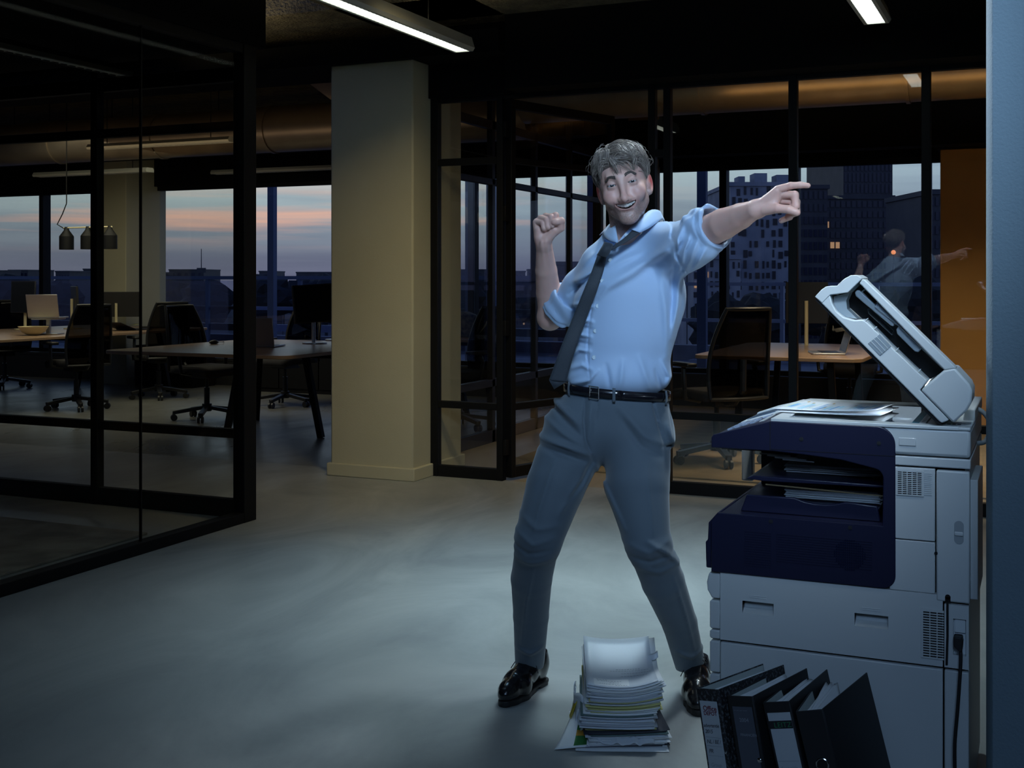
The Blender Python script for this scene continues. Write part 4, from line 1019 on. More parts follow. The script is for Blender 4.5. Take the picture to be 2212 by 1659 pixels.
# power cord
pc = empty('power_cord', (PX0 + 0.598, PY0, 0), 0, 'black power cord with angled plug hanging down the side of the printer', 'cord')
MB().prism([(-0.009, 0.452), (-0.009, 0.474), (0.010, 0.474), (0.012, 0.462), (0.010, 0.440), (0.003, 0.440)], -0.022, 0.011, 'y').build('plug', M['cable_black'], pc, bevel=0.002)
path = [(0.006, -0.012, 0.445), (0.007, -0.016, 0.42), (0.004, -0.02, 0.36), (0.0, -0.022, 0.30), (-0.006, -0.022, 0.22), (-0.005, -0.022, 0.14), (0.001, -0.022, 0.07), (0.012, -0.03, 0.02), (0.03, -0.06, 0.006), (0.05, -0.10, 0.006)]
MB().tube(smooth_path(path), 0.0042, 10).build('cord', M['cable_black'], pc, angle=60)
pn = SD(2047, 1303)
MB().tube([(pn[0] - 0.598, -0.004, 0.552), (pn[0] - 0.598, -0.003, 0.47), (pn[0] - 0.600, -0.003, 0.40)], 0.0028, 8).build('cord', M['cable_black'], pc)

# paper on the platen and in the trays
def sheet_on(poly4, z, th, name, label, cat, group=None, curl=0.0, material=None, rows=6):
    a, b, c, d = [Vector(p) for p in poly4]     # near-left, near-right, far-right, far-left
    m = MB()
    def fn(i, j):
        p = (a * (1 - i) + b * i) * (1 - j) + (d * (1 - i) + c * i) * j
        return (p.x, p.y, z + curl * (i ** 3) + 0.25 * curl * (1 - j) ** 2)
    m.grid(fn, 12, rows)
    o = m.build(name, material or M['paper'], None, solid=th)
    return tag(o, label, cat, group), fn
g4 = [G(1668, 887, 0.975), G(1893, 899, 0.975), G(1934, 881, 0.975), G(1735, 865, 0.975)]
g4 = [(p.x, p.y, 0) for p in g4]
sh = lambda s, dx, dy: [(p[0] + dx, p[1] + dy, 0) for p in s]
o, _ = sheet_on(sh(g4, 0.012, -0.022), 0.9745, 0.0012, 'document_sheet', 'plain white sheet peeking out under the chart print on the scanner glass', 'paper', None, 0.004)
doc, fn = sheet_on(g4, 0.978, 0.001, 'printed_document', 'white printout with blue bar charts lying on the lit scanner glass', 'paper', None, 0.010)
ink = MB(); r2 = random.Random(5)
def ink_rect(i0, i1, j0, j1, c):
    ink.cur = c
    n = 5
    for k in range(n):
        u0, u1 = i0 + (i1 - i0) * k / n, i0 + (i1 - i0) * (k + 1) / n
        q = [fn(u0, j0), fn(u1, j0), fn(u1, j1), fn(u0, j1)]
        ink.add([(p[0], p[1], p[2] + 0.0009) for p in q], [(0, 1, 2, 3)])
x = 0.03
while x < 0.95:
    w_ = r2.choice((0.008, 0.015, 0.03, 0.045))
    j0 = r2.uniform(0.05, 0.3); j1 = j0 + r2.uniform(0.25, 0.62)
    ink_rect(x, min(x + w_, 0.97), j0, min(j1, 0.95), r2.choice((0, 0, 1, 1, 2)))
    x += w_ + r2.choice((0.012, 0.02, 0.05))
for (i0, j0) in ((0.20, 0.66), (0.40, 0.72), (0.42, 0.28), (0.66, 0.60), (0.12, 0.75)): ink_rect(i0, i0 + 0.022, j0, j0 + 0.09, 3)
ink.build('printed_chart', [mat('ink_blue', (0.22, 0.45, 0.68), 0.8), mat('ink_cyan', (0.40, 0.68, 0.78), 0.8), mat('ink_pale', (0.66, 0.74, 0.62), 0.8), mat('ink_ochre', (0.55, 0.36, 0.10), 0.8)], doc)['kind'] = 'stuff'
for k, (z, lab) in enumerate(((0.816, 'printed sheets lying on the upper output tray of the printer'), (0.747, 'printed sheets lying on the lower output tray of the printer'))):
    o = empty('paper_pile', (PX0, PY0, z), 0, lab, 'paper', 'paper in the output bay')
    for i in range(6 if k == 0 else 9):
        MB().box(0.155 + r2.uniform(0, .008), 0.13 + r2.uniform(0, .012), i * 0.0036, 0.395 + r2.uniform(0, .015), 0.38, i * 0.0036 + 0.0026).build('sheet', M['paper'], o)
# ================================================================== BINDERS
M['binder'] = mat('binder_black', (0.012, 0.012, 0.014), 0.5)
M['binder_marble'] = mat('binder_marble', (0.012, 0.012, 0.014), 0.6, var=(140, (0.09, 0.10, 0.11), 3, 0.52, 0.60))
M['label_white'] = mat('label_white', (0.50, 0.53, 0.56), 0.6)
M['label_grey'] = mat('label_grey', (0.075, 0.085, 0.115), 0.3)
M['ink_black'] = mat('ink_black', (0.012, 0.012, 0.016), 0.7)
M['ink_faint'] = mat('ink_faint', (0.30, 0.33, 0.37), 0.7)
M['ink_red'] = mat('ink_red', (0.16, 0.015, 0.03), 0.7)
M['ink_green'] = mat('ink_green', (0.02, 0.22, 0.09), 0.6)
M['ink_white'] = mat('ink_white', (0.30, 0.32, 0.36), 0.7)
M['chrome'] = mat('chrome', (0.7, 0.7, 0.7), 0.15, metal=1.0)
M['lining'] = mat('binder_lining', (0.42, 0.46, 0.44), 0.8)
def rotm(az, th):
    """local x = spine width, y = binder depth (pointing away), z = up; az: azimuth of y right of the view axis; leaning left by th"""
    a = YAW - math.radians(az)
    return Matrix.Rotation(a, 4, 'Z') @ Matrix.Rotation(-math.radians(th), 4, 'Y')
def binder(u, v, az, th, w_, label, cover, Hh=0.358, D=0.268, paper=0.6, name='lever_arch_binder', fan=0):
    R = rotm(az, th)
    d = FPX * (EYE - 0.352) / (v - HORIZON)
    tl = P(u, v, d)
    org = tl - (R @ Vector((0, 0, Hh)))
    org.z = 0.0
    o = empty(name, org, 0, label, 'binder', 'ring binders beside the printer')
    o.rotation_euler = R.to_euler()
    MB().box(0, 0, 0, w_, 0.004, Hh).build('spine', cover, o, bevel=0.0015)
    MB().box(0, 0.004, 0, 0.003, D, Hh).build('cover', cover, o, bevel=0.001)
    MB().box(0.003, 0.006, 0.004, 0.004, D - 0.003, Hh - 0.003).build('lining', M['lining'], o)
    cb = MB().box(-0.003, 0.004, 0, 0, D, Hh).build('cover', cover, o, bevel=0.001)
    cb.location = (w_, 0, 0); cb.rotation_euler = (0, 0, math.radians(-fan))
    n = 7; r = random.Random(int(u))
    for i in range(n):
        x0 = 0.006 + (w_ - 0.012) * (1 - paper) * 0.35 + (w_ - 0.012) * paper * i / n
        sh_ = MB(); hh = Hh - 0.008 - r.uniform(0, 0.008)
        dd = D - 0.025 + r.uniform(-.012, .008)
        t_ = (w_ - 0.012) * paper / n * 0.8
        sh_.grid(lambda a, b: (x0 + t_ / 2 + 0.006 * math.sin(a * 2.2 + i) * b * r.uniform(.9, 1.1), 0.02 + (dd - 0.02) * a, 0.01 + (hh - 0.01) * b), 8, 3)
        sh_.build('page_block', M['paper'], o, solid=t_)
    for z in (0.13, 0.20):
        MB().tube([(w_ * 0.25, 0.05, z), (w_ * 0.25, 0.025, z), (w_ * 0.75, 0.025, z), (w_ * 0.75, 0.05, z)], 0.002, 8).build('ring', M['chrome'], o)
    return o
T = lambda x, z: Matrix.Translation((x, -0.0022, z)) @ Matrix.Rotation(PI / 2, 4, 'X')
def label(o, x0, x1, z0, z1, m, lines=()):
    lb = MB().box(x0, -0.0015, z0, x1, 0.0005, z1).build('spine_label', m, o, bevel=0.0006)
    for z in lines: MB().box(x0 + 0.003, -0.0020, z, x1 - 0.003, -0.0014, z + 0.0007).build('ruled_line', M['ink_faint'], lb)
    return lb
H_ = 0.358
b1 = binder(1503.5, 1486, 47, 11, 0.066, 'black marbled binder with white handwritten spine label, first of four beside the shoe', M['binder_marble'], paper=0.45)
lb = label(b1, 0.006, 0.057, 0.03, H_ - 0.028, M['label_white'], (0.247, 0.227, 0.205))
lettering('Office', 0.0165, T(0.014, H_ - 0.050), M['ink_red'], lb, bold=0.0003)
lettering('DEPOT', 0.0125, T(0.014, H_ - 0.060), M['ink_red'], lb, bold=0.0003)
def scrawl(txt, size, x, z, m, parent, shear=0.25, seed=1):
    """handwriting: each word's letters nudged"""
    lettering(txt, size, T(x, z) @ Matrix.Rotation(0.03, 4, 'Z'), m, parent, shear=shear, font_space=0.9)
scrawl('advertentie', 0.0115, 0.008, 0.270, M['ink_black'], lb, 0.1)
scrawl('2015', 0.0125, 0.010, 0.256, M['ink_black'], lb)
scrawl('NL / BE /', 0.0125, 0.011, 0.233, M['ink_black'], lb)
scrawl('FR', 0.0135, 0.013, 0.211, M['ink_black'], lb)
scrawl('Group', 0.013, 0.013, 0.180, M['ink_faint'], lb)
scrawl('blog', 0.013, 0.016, 0.160, M['ink_faint'], lb)
MB().box(0.0065, -0.0019, 0.03, 0.0565, -0.0014, 0.12).build('label_lower_strip', mat('label_strip', (0.36, 0.39, 0.43), 0.6), lb)  # darker strip over the lower part of the label
b2 = binder(1570.5, 1502, 41, 11, 0.068, 'black binder with dark grey spine label dated 2004, second of four', M['binder'], paper=0.7)
lb = label(b2, 0.010, 0.062, 0.02, H_ - 0.024, M['label_grey'])
lettering('2004', 0.0125, T(0.024, H_ - 0.058), M['ink_white'], lb)
lettering('FINANCIËN', 0.0085, T(0.021, H_ - 0.090), M['ink_white'], lb)
lettering('-- --- --- -----', 0.007, T(0.014, H_ - 0.034), M['ink_faint'], lb)
b3 = binder(1647, 1514, 33, 13.4, 0.066, 'black binder with white ruled spine label and green logo, third of four', M['binder'], paper=0.7)
lb = label(b3, 0.006, 0.062, 0.02, H_ - 0.024, M['label_white'], (0.225, 0.190, 0.155, 0.125))
MB().box(0.006, -0.0019, H_ - 0.060, 0.062, -0.0013, H_ - 0.042).build('logo_band', M['ink_black'], lb)
lettering('LEITZ', 0.0165, T(0.017, H_ - 0.057) @ Matrix.Scale(1, 4), M['ink_green'], lb, font_space=1.05)
scrawl('financiële', 0.0125, 0.011, 0.205, M['ink_faint'], lb)
scrawl('map', 0.0125, 0.014, 0.172, M['ink_faint'], lb)
scrawl('200', 0.0125, 0.016, 0.138, M['ink_faint'], lb)
lettering('9', 0.0135, T(0.037, 0.138), M['ink_black'], lb, bold=0.0006)
b4 = binder(1718, 1533, 26, 14, 0.062, 'black binder with its cover fanned open and a chrome finger ring, fourth of four', M['binder'], paper=0.55, fan=12)
lb = label(b4, 0.006, 0.056, 0.04, 0.195, M['label_white'])
lettering('- -- --- -', 0.008, T(0.014, 0.17), M['ink_faint'], lb)
def ring_part(o, x, z, r, m, t_=0.0016):
    pts = [(x + r * math.cos(a), -0.0012, z + r * math.sin(a)) for a in [i * 2 * PI / 28 for i in range(29)]]
    MB().tube(pts, t_, 6).build('finger_ring', m, o)
ring_part(b4, 0.033, 0.238, 0.0135, M['chrome'])
MB().cyl((0.033, -0.0012, 0.238), (0.033, 0.0, 0.238), 0.013, 20).build('finger_hole', M['pr_gap'], b4)
MB().sphere((0.060, -0.001, 0.215), 0.0065, 12, 8, (1, 0.5, 1)).build('rivet', M['chrome'], b2)
MB().sphere((0.0615, -0.001, 0.215), 0.003, 12, 8, (1, 0.5, 1)).build('rivet', M['chrome'], b1)
MB().sphere((0.0615, -0.001, 0.14), 0.003, 12, 8, (1, 0.5, 1)).build('rivet', M['chrome'], b1)

# ================================================================== PAPER STACK ON THE FLOOR
sc_ = P(1335, 1500, 3.545); sc_.z = 0
M['paper2'] = mat('paper_cool', (0.60, 0.64, 0.70), 0.8)
M['paper3'] = mat('paper_grey', (0.46, 0.49, 0.54), 0.8)  # greyer paper tone, handed out at random
M['paper_y'] = mat('paper_yellow', (0.52, 0.50, 0.20), 0.8)
M['paper_b'] = mat('folder_dark', (0.03, 0.035, 0.05), 0.6)
M['paper_t'] = mat('folder_teal', (0.10, 0.16, 0.16), 0.6)
R_ = random.Random(11)
def ordinal(n):
    a = ['', 'first', 'second', 'third', 'fourth', 'fifth', 'sixth', 'seventh', 'eighth', 'ninth', 'tenth', 'eleventh', 'twelfth', 'thirteenth', 'fourteenth', 'fifteenth', 'sixteenth', 'seventeenth', 'eighteenth', 'nineteenth']
    if n < 20: return a[n]
    t, r = divmod(n, 10)
    tens = {2: ('twentieth', 'twenty'), 3: ('thirtieth', 'thirty'), 4: ('fortieth', 'forty'), 5: ('fiftieth', 'fifty'), 6: ('sixtieth', 'sixty')}[t]
    return tens[0] if r == 0 else tens[1] + '-' + a[r]
NB = 62
def wave(x, y, f, ph):
    """common surface of the pile: dips in the front middle, right front corner and back rise towards the top"""
    fr_ = max(0.0, -y / 0.148)
    return f * (0.022 * max(0.0, x / 0.105) ** 2 * (0.4 + 0.6 * fr_) + 0.012 * max(0, -x / 0.105) ** 2 + 0.045 * max(0.0, y / 0.148) ** 1.5) + 0.0008 * math.sin(13 * x + ph) 
z = 0.006
for i in range(NB):
    f = (i / NB) ** 1.5
    th = R_.uniform(0.0016, 0.0036)
    if i < NB * 0.27: ox, oy, jx = 0.010, -0.002, 0.010
    elif i < NB * 0.55: ox, oy, jx = -0.004, 0.0, 0.007
    else: ox, oy, jx = 0.008, 0.004, 0.006
    ph = R_.uniform(0, 6)
    m = MB()
    hw = 0.105 * R_.uniform(0.96, 1.02) + (0.008 if i < NB * .27 else 0); hl = 0.148 * R_.uniform(0.97, 1.0)
    cx_, cy_ = ox + R_.uniform(-jx, jx), oy + R_.uniform(-0.010, 0.008)
    rz = R_.uniform(-0.05, 0.05) + (0.06 if i < NB * .27 else (-0.03 if i < NB * .55 else 0))
    cr_, sr_ = math.cos(rz), math.sin(rz)
    dog = R_.choice((0, 0, 1)) * R_.uniform(0.2, 1.0)
    def fn(a, b):
        x = hw * (2 * a - 1); y = hl * (2 * b - 1)
        X, Y = cx_ + x * cr_ - y * sr_, cy_ + x * sr_ + y * cr_
        return (X, Y, z + wave(X, Y, f, 0) + 0.00025 * math.sin(17 * x + ph))
    m.grid(fn, 9, 8)
    c_ = R_.random()
    mm = M['paper'] if c_ < 0.5 else (M['paper2'] if c_ < 0.75 else M['paper3'])
    nth = ordinal(NB - i)
    lab = 'white paper sheaf in the floor stack, %s from the top' % nth; grp = 'white papers in the floor stack'
    if i in (17, 35, 39, 41, 47): mm, lab, grp = M['paper_y'], 'yellow edged folder in the floor stack, %s from the top' % nth, 'yellow folders in the floor stack'
    if i in (1, 2, 13, 15, 16): mm, lab, grp = M['paper_b'], 'dark folder low in the floor stack, %s from the top' % nth, 'dark folders in the floor stack'
    if i in (14, 33): mm, lab, grp = M['paper_t'], 'teal grey folder in the floor stack, %s from the top' % nth, 'teal folders in the floor stack'
    o = m.build('paper_sheaf', mm, None, solid=th * 0.82)
    o.location = sc_; o.rotation_euler = (0, 0, YAW - 0.02)
    tag(o, lab, 'paper', grp)
    z += th
topz = z
M['sleeve'] = mat('plastic_sleeve', (0.56, 0.60, 0.66), 0.42)
m = MB()
tf = lambda a, b: (0.004 + 0.100 * (2 * a - 1), 0.006 + 0.15 * (2 * b - 1), topz + 0.0015 + wave(0.004 + 0.1 * (2 * a - 1), 0.006 + 0.15 * (2 * b - 1), 1, 0))
m.grid(tf, 12, 12)
ts = m.build('document_sleeve', M['sleeve'], None, solid=0.0012); ts.location = sc_; ts.rotation_euler = (0, 0, YAW - 0.02)
tag(ts, 'printed page in a glossy clear sleeve on top of the floor paper stack', 'paper')
pk_ = MB()
def patch(a0, a1, b0, b1, dz, mb):
    n = 4
    for k in range(n):
        u0, u1 = a0 + (a1 - a0) * k / n, a0 + (a1 - a0) * (k + 1) / n
        q = [tf(u0, b0), tf(u1, b0), tf(u1, b1), tf(u0, b1)]
        mb.add([(p[0], p[1], p[2] + dz) for p in q], [(0, 1, 2, 3)])
patch(0.10, 0.60, 0.03, 0.22, 0.0012, pk_); pk_.build('address_label', M['paper'], ts)
tx = MB()
for j, (a0, a1, b) in enumerate(((0.14, 0.30, 0.19), (0.15, 0.50, 0.16), (0.32, 0.46, 0.12), (0.18, 0.48, 0.08), (0.40, 0.58, 0.05), (0.5, 0.9, 0.30), (0.52, 0.95, 0.38), (0.36, 0.92, 0.46), (0.45, 0.8, 0.5))):
    x = a0
    while x < a1:
        w_ = R_.uniform(0.015, 0.04); patch(x, min(x + w_, a1), b, b + 0.011, 0.0016, tx); x += w_ + 0.012
tx.build('printed_text', M['ink_faint'], ts)['kind'] = 'stuff'
# the large sheets under the pile, one curling up at the left
def floor_sheet(pts, name, lab, fn, m, grp=None, nx=12, ny=8, th=0.0008):
    mb = MB(); mb.grid(fn, nx, ny)
    o = mb.build(name, m, None, solid=th); o.location = sc_; o.rotation_euler = (0, 0, YAW - 0.02)
    return tag(o, lab, 'paper', grp)
floor_sheet(0, 'large_sheet', 'large white sheet lying flat on the floor under the paper stack', lambda a, b: (-0.130 + 0.262 * a - 0.01 * b, -0.172 + 0.31 * b, 0.0022 + 0.010 * max(0, 0.2 - a) * (1 - b)), M['paper'])
curl = floor_sheet(0, 'curled_poster', 'white poster sheet curling up at the side of the paper stack', lambda a, b: (-0.190 + 0.10 * a + 0.010 * b + 0.05 * (1 - a) * b, -0.165 + 0.20 * b, 0.0035 + 0.075 * b ** 1.6 * (0.55 + 0.45 * math.sin(PI * a)) + 0.01 * a), M['paper'], nx=10, ny=12)
cf = lambda a, b: (-0.190 + 0.10 * a + 0.010 * b + 0.05 * (1 - a) * b, -0.165 + 0.20 * b, 0.0035 + 0.075 * b ** 1.6 * (0.55 + 0.45 * math.sin(PI * a)) + 0.01 * a)
mb = MB()
for (a0, a1, b0, b1, c) in ((0.52, 0.9, 0.06, 0.30, 0), (0.52, 0.9, 0.30, 0.42, 1), (0.52, 0.9, 0.42, 0.66, 0)):
    mb.cur = c
    for k in range(6):
        t0, t1 = b0 + (b1 - b0) * k / 6, b0 + (b1 - b0) * (k + 1) / 6
        mb.add([Vector(cf(*q)) + Vector((0, -0.0012, 0.0012)) for q in ((a0, t0), (a1, t0), (a1, t1), (a0, t1))], [(0, 1, 2, 3)])
mb.build('printed_stripes', [mat('ink_leaf_green', (0.02, 0.16, 0.03), 0.7), mat('ink_amber', (0.45, 0.22, 0.02), 0.7)], curl)
for k, (x0, y0, h, sw, lab) in enumerate(((-0.128, -0.06, 0.105, 0.03, 'bent white sheet standing out at the side of the paper stack'), (-0.138, -0.045, 0.085, 0.012, 'narrow torn white sheet behind the curled poster'))):
    floor_sheet(0, 'bent_sheet', lab, lambda a, b: (x0 + 0.028 * b - sw * math.sin(a * 2.4) * b, y0 + 0.15 * a, 0.004 + h * b + 0.008 * math.sin(a * 9) * b), M['paper2'], None, 9, 7)
yt = floor_sheet(0, 'yellow_divider', 'yellow divider sheet sticking out behind the curled poster', lambda a, b: (-0.142 + 0.022 * b, -0.02 + 0.05 * a, 0.03 + 0.062 * b), mat('divider_yellow', (0.55, 0.42, 0.02), 0.7), None, 4, 4)
for k, (s, x, y, z_, ry) in enumerate(((1, 0.108, 0.10, topz + 0.035, 0.5), (1, 0.112, 0.02, 0.10, 0.9))):
    floor_sheet(0, 'bent_sheet', ['torn clear sleeve corner standing up behind the stack top', 'bent sleeve edge hanging out of the stack side'][k], lambda a, b: (x - 0.03 + 0.045 * a, y - 0.05 + 0.10 * b + 0.01 * math.sin(a * 6), z_ - 0.03 + 0.05 * a * ry + 0.012 * math.sin(b * 7)), M['sleeve'], None, 7, 7)
cr2 = MB()
cr2.grid(lambda a, b: (-0.075 + 0.165 * a, -0.163 + 0.02 * b - 0.01 * math.sin(a * PI), 0.022 + 0.014 * b + 0.003 * math.sin(a * 23) + 0.002 * math.sin(a * 41)), 30, 5)
o = cr2.build('crumpled_strip', M['paper2'], None, solid=0.001); o.location = sc_; o.rotation_euler = (0, 0, YAW)
tag(o, 'crumpled paper strip at the front of the stack near the floor', 'paper')
# ================================================================== THE PERSON
LAT0, D0 = 0.35, 3.78
A_ = np.array
def Lp(u, v, d): return A_([(u - MIDX) * d / FPX - LAT0, d - D0, EYE - (v - HORIZON) * d / FPX])
def nrm(q): return np.sqrt(np.einsum('ij,ij->i', q, q))
def cone(Q, a, b, ra, rb):
    a = A_(a, float); b = A_(b, float); ba = b - a
    t = np.clip(((Q - a) @ ba) / max(ba @ ba, 1e-12), 0, 1)
    return nrm(Q - a - t[:, None] * ba) - (ra + (rb - ra) * t)
def chain(Q, pts, k=0.01):
    d = None
    for (a, ra), (b, rb) in zip(pts[:-1], pts[1:]):
        e = cone(Q, a, b, ra, rb); d = e if d is None else smin(d, e, k)
    return d
def ball(Q, c, r): return nrm(Q - A_(c, float)) - r
def ell(Q, c, r, R=None):
    q = Q - A_(c, float)
    if R is not None: q = q @ R
    r = A_(r, float)
    k0 = nrm(q / r); k1 = nrm(q / (r * r))
    return k0 * (k0 - 1) / np.maximum(k1, 1e-9)
def smin(a, b, k):
    h = np.maximum(k - np.abs(a - b), 0) / k
    return np.minimum(a, b) - h * h * k * 0.25
def smax(a, b, k): return -smin(-a, -b, k)

def surface(f, lo, hi, h, blk=8):
    """mesh the zero set of f inside a box (dual contouring on a grid, evaluated only near the surface)"""
    lo = A_(lo, float); hi = A_(hi, float)
    nb = np.maximum(1, np.ceil((hi - lo) / (h * blk)).astype(int)); n = nb * blk
    ci = np.stack(np.meshgrid(*[np.arange(k) for k in nb], indexing='ij'), -1).reshape(-1, 3)
    cc = lo + (ci * blk + (blk - 1) / 2) * h
    fc = f(cc)
    V = np.repeat(np.repeat(np.repeat(fc.reshape(nb), blk, 0), blk, 1), blk, 2).astype(np.float32)
    act = np.abs(fc) < blk * h * 0.87 * 1.7 + h
    off = np.stack(np.meshgrid(*[np.arange(blk)] * 3, indexing='ij'), -1).reshape(-1, 3)
    aci = ci[act]
    for s in range(0, len(aci), 600):
        idx = (aci[s:s + 600, None, :] * blk + off[None]).reshape(-1, 3)
        V[idx[:, 0], idx[:, 1], idx[:, 2]] = f(lo + idx * h)
    S_ = V < 0
    c8 = np.zeros(tuple(n - 1), np.int8)
    for a in (0, 1):
        for b in (0, 1):
            for c in (0, 1): c8 += S_[a:n[0] - 1 + a, b:n[1] - 1 + b, c:n[2] - 1 + c]
    am = (c8 > 0) & (c8 < 8)
    cells = np.argwhere(am)
    ids = -np.ones(am.shape, np.int64); ids[am] = np.arange(len(cells))
    acc = np.zeros((len(cells), 3)); cnt = np.zeros(len(cells))
    cor = [A_(c) for c in ((0, 0, 0), (1, 0, 0), (0, 1, 0), (1, 1, 0), (0, 0, 1), (1, 0, 1), (0, 1, 1), (1, 1, 1))]
    val = [V[tuple((cells + c).T)] for c in cor]
    for i in range(8):
        for j in range(i + 1, 8):
            if np.abs(cor[i] - cor[j]).sum() != 1: continue
            a, b = val[i], val[j]; m = (a < 0) != (b < 0)
            t = a[m] / (a[m] - b[m])
            acc[m] += cor[i] + t[:, None] * (cor[j] - cor[i]); cnt[m] += 1
    verts = lo + (cells + acc / cnt[:, None]) * h
    quads = []
    for ax in range(3):
        sl0 = [slice(None)] * 3; sl1 = [slice(None)] * 3
        sl0[ax] = slice(0, n[ax] - 1); sl1[ax] = slice(1, n[ax])
        s0, s1 = S_[tuple(sl0)], S_[tuple(sl1)]
        e = np.argwhere(s0 != s1)
        o1, o2 = [(1, 2), (2, 0), (0, 1)][ax]
        e = e[(e[:, o1] > 0) & (e[:, o2] > 0) & (e[:, o1] < n[o1] - 1) & (e[:, o2] < n[o2] - 1)]
        if not len(e): continue
        u1 = np.zeros(3, int); u1[o1] = 1; u2 = np.zeros(3, int); u2[o2] = 1
        q = np.stack([ids[tuple((e - u1 - u2).T)], ids[tuple((e - u2).T)], ids[tuple(e.T)], ids[tuple((e - u1).T)]], 1)
        fl = ~S_[tuple(e.T)]
        q[fl] = q[fl][:, ::-1]
        quads.append(q[(q >= 0).all(1)])
    return verts, np.concatenate(quads)
def np_mesh(name, parts, material, colors=None, smooth_it=0):
    vs = np.concatenate([p[0] for p in parts]); o = 0; fs = []
    for v, q in parts: fs.append(q + o); o += len(v)
    fs = np.concatenate(fs)
    me = bpy.data.meshes.new(name)
    me.vertices.add(len(vs)); me.vertices.foreach_set('co', vs.astype(np.float32).ravel())
    me.loops.add(fs.size); me.loops.foreach_set('vertex_index', fs.astype(np.int32).ravel())
    me.polygons.add(len(fs)); me.polygons.foreach_set('loop_start', np.arange(0, fs.size, 4, dtype=np.int32))
    me.polygons.foreach_set('use_smooth', np.ones(len(fs), bool))
    me.update(calc_edges=True); me.validate()
    me.materials.append(material)
    if colors is not None:
        at_ = me.color_attributes.new('tone', 'FLOAT_COLOR', 'POINT')
        at_.data.foreach_set('color', np.concatenate([colors, np.ones((len(colors), 1))], 1).astype(np.float32).ravel())
    return me
person = empty('person', (-SY * D0 + CY * LAT0, CY * D0 + SY * LAT0, 0), YAW,
               'cheering man in pale blue shirt, loose dark tie and grey trousers, pointing over the printer', 'person')
def part(name, me, parent=None):
    o = bpy.data.objects.new(name, me); COL.objects.link(o); o.parent = parent or person; return o

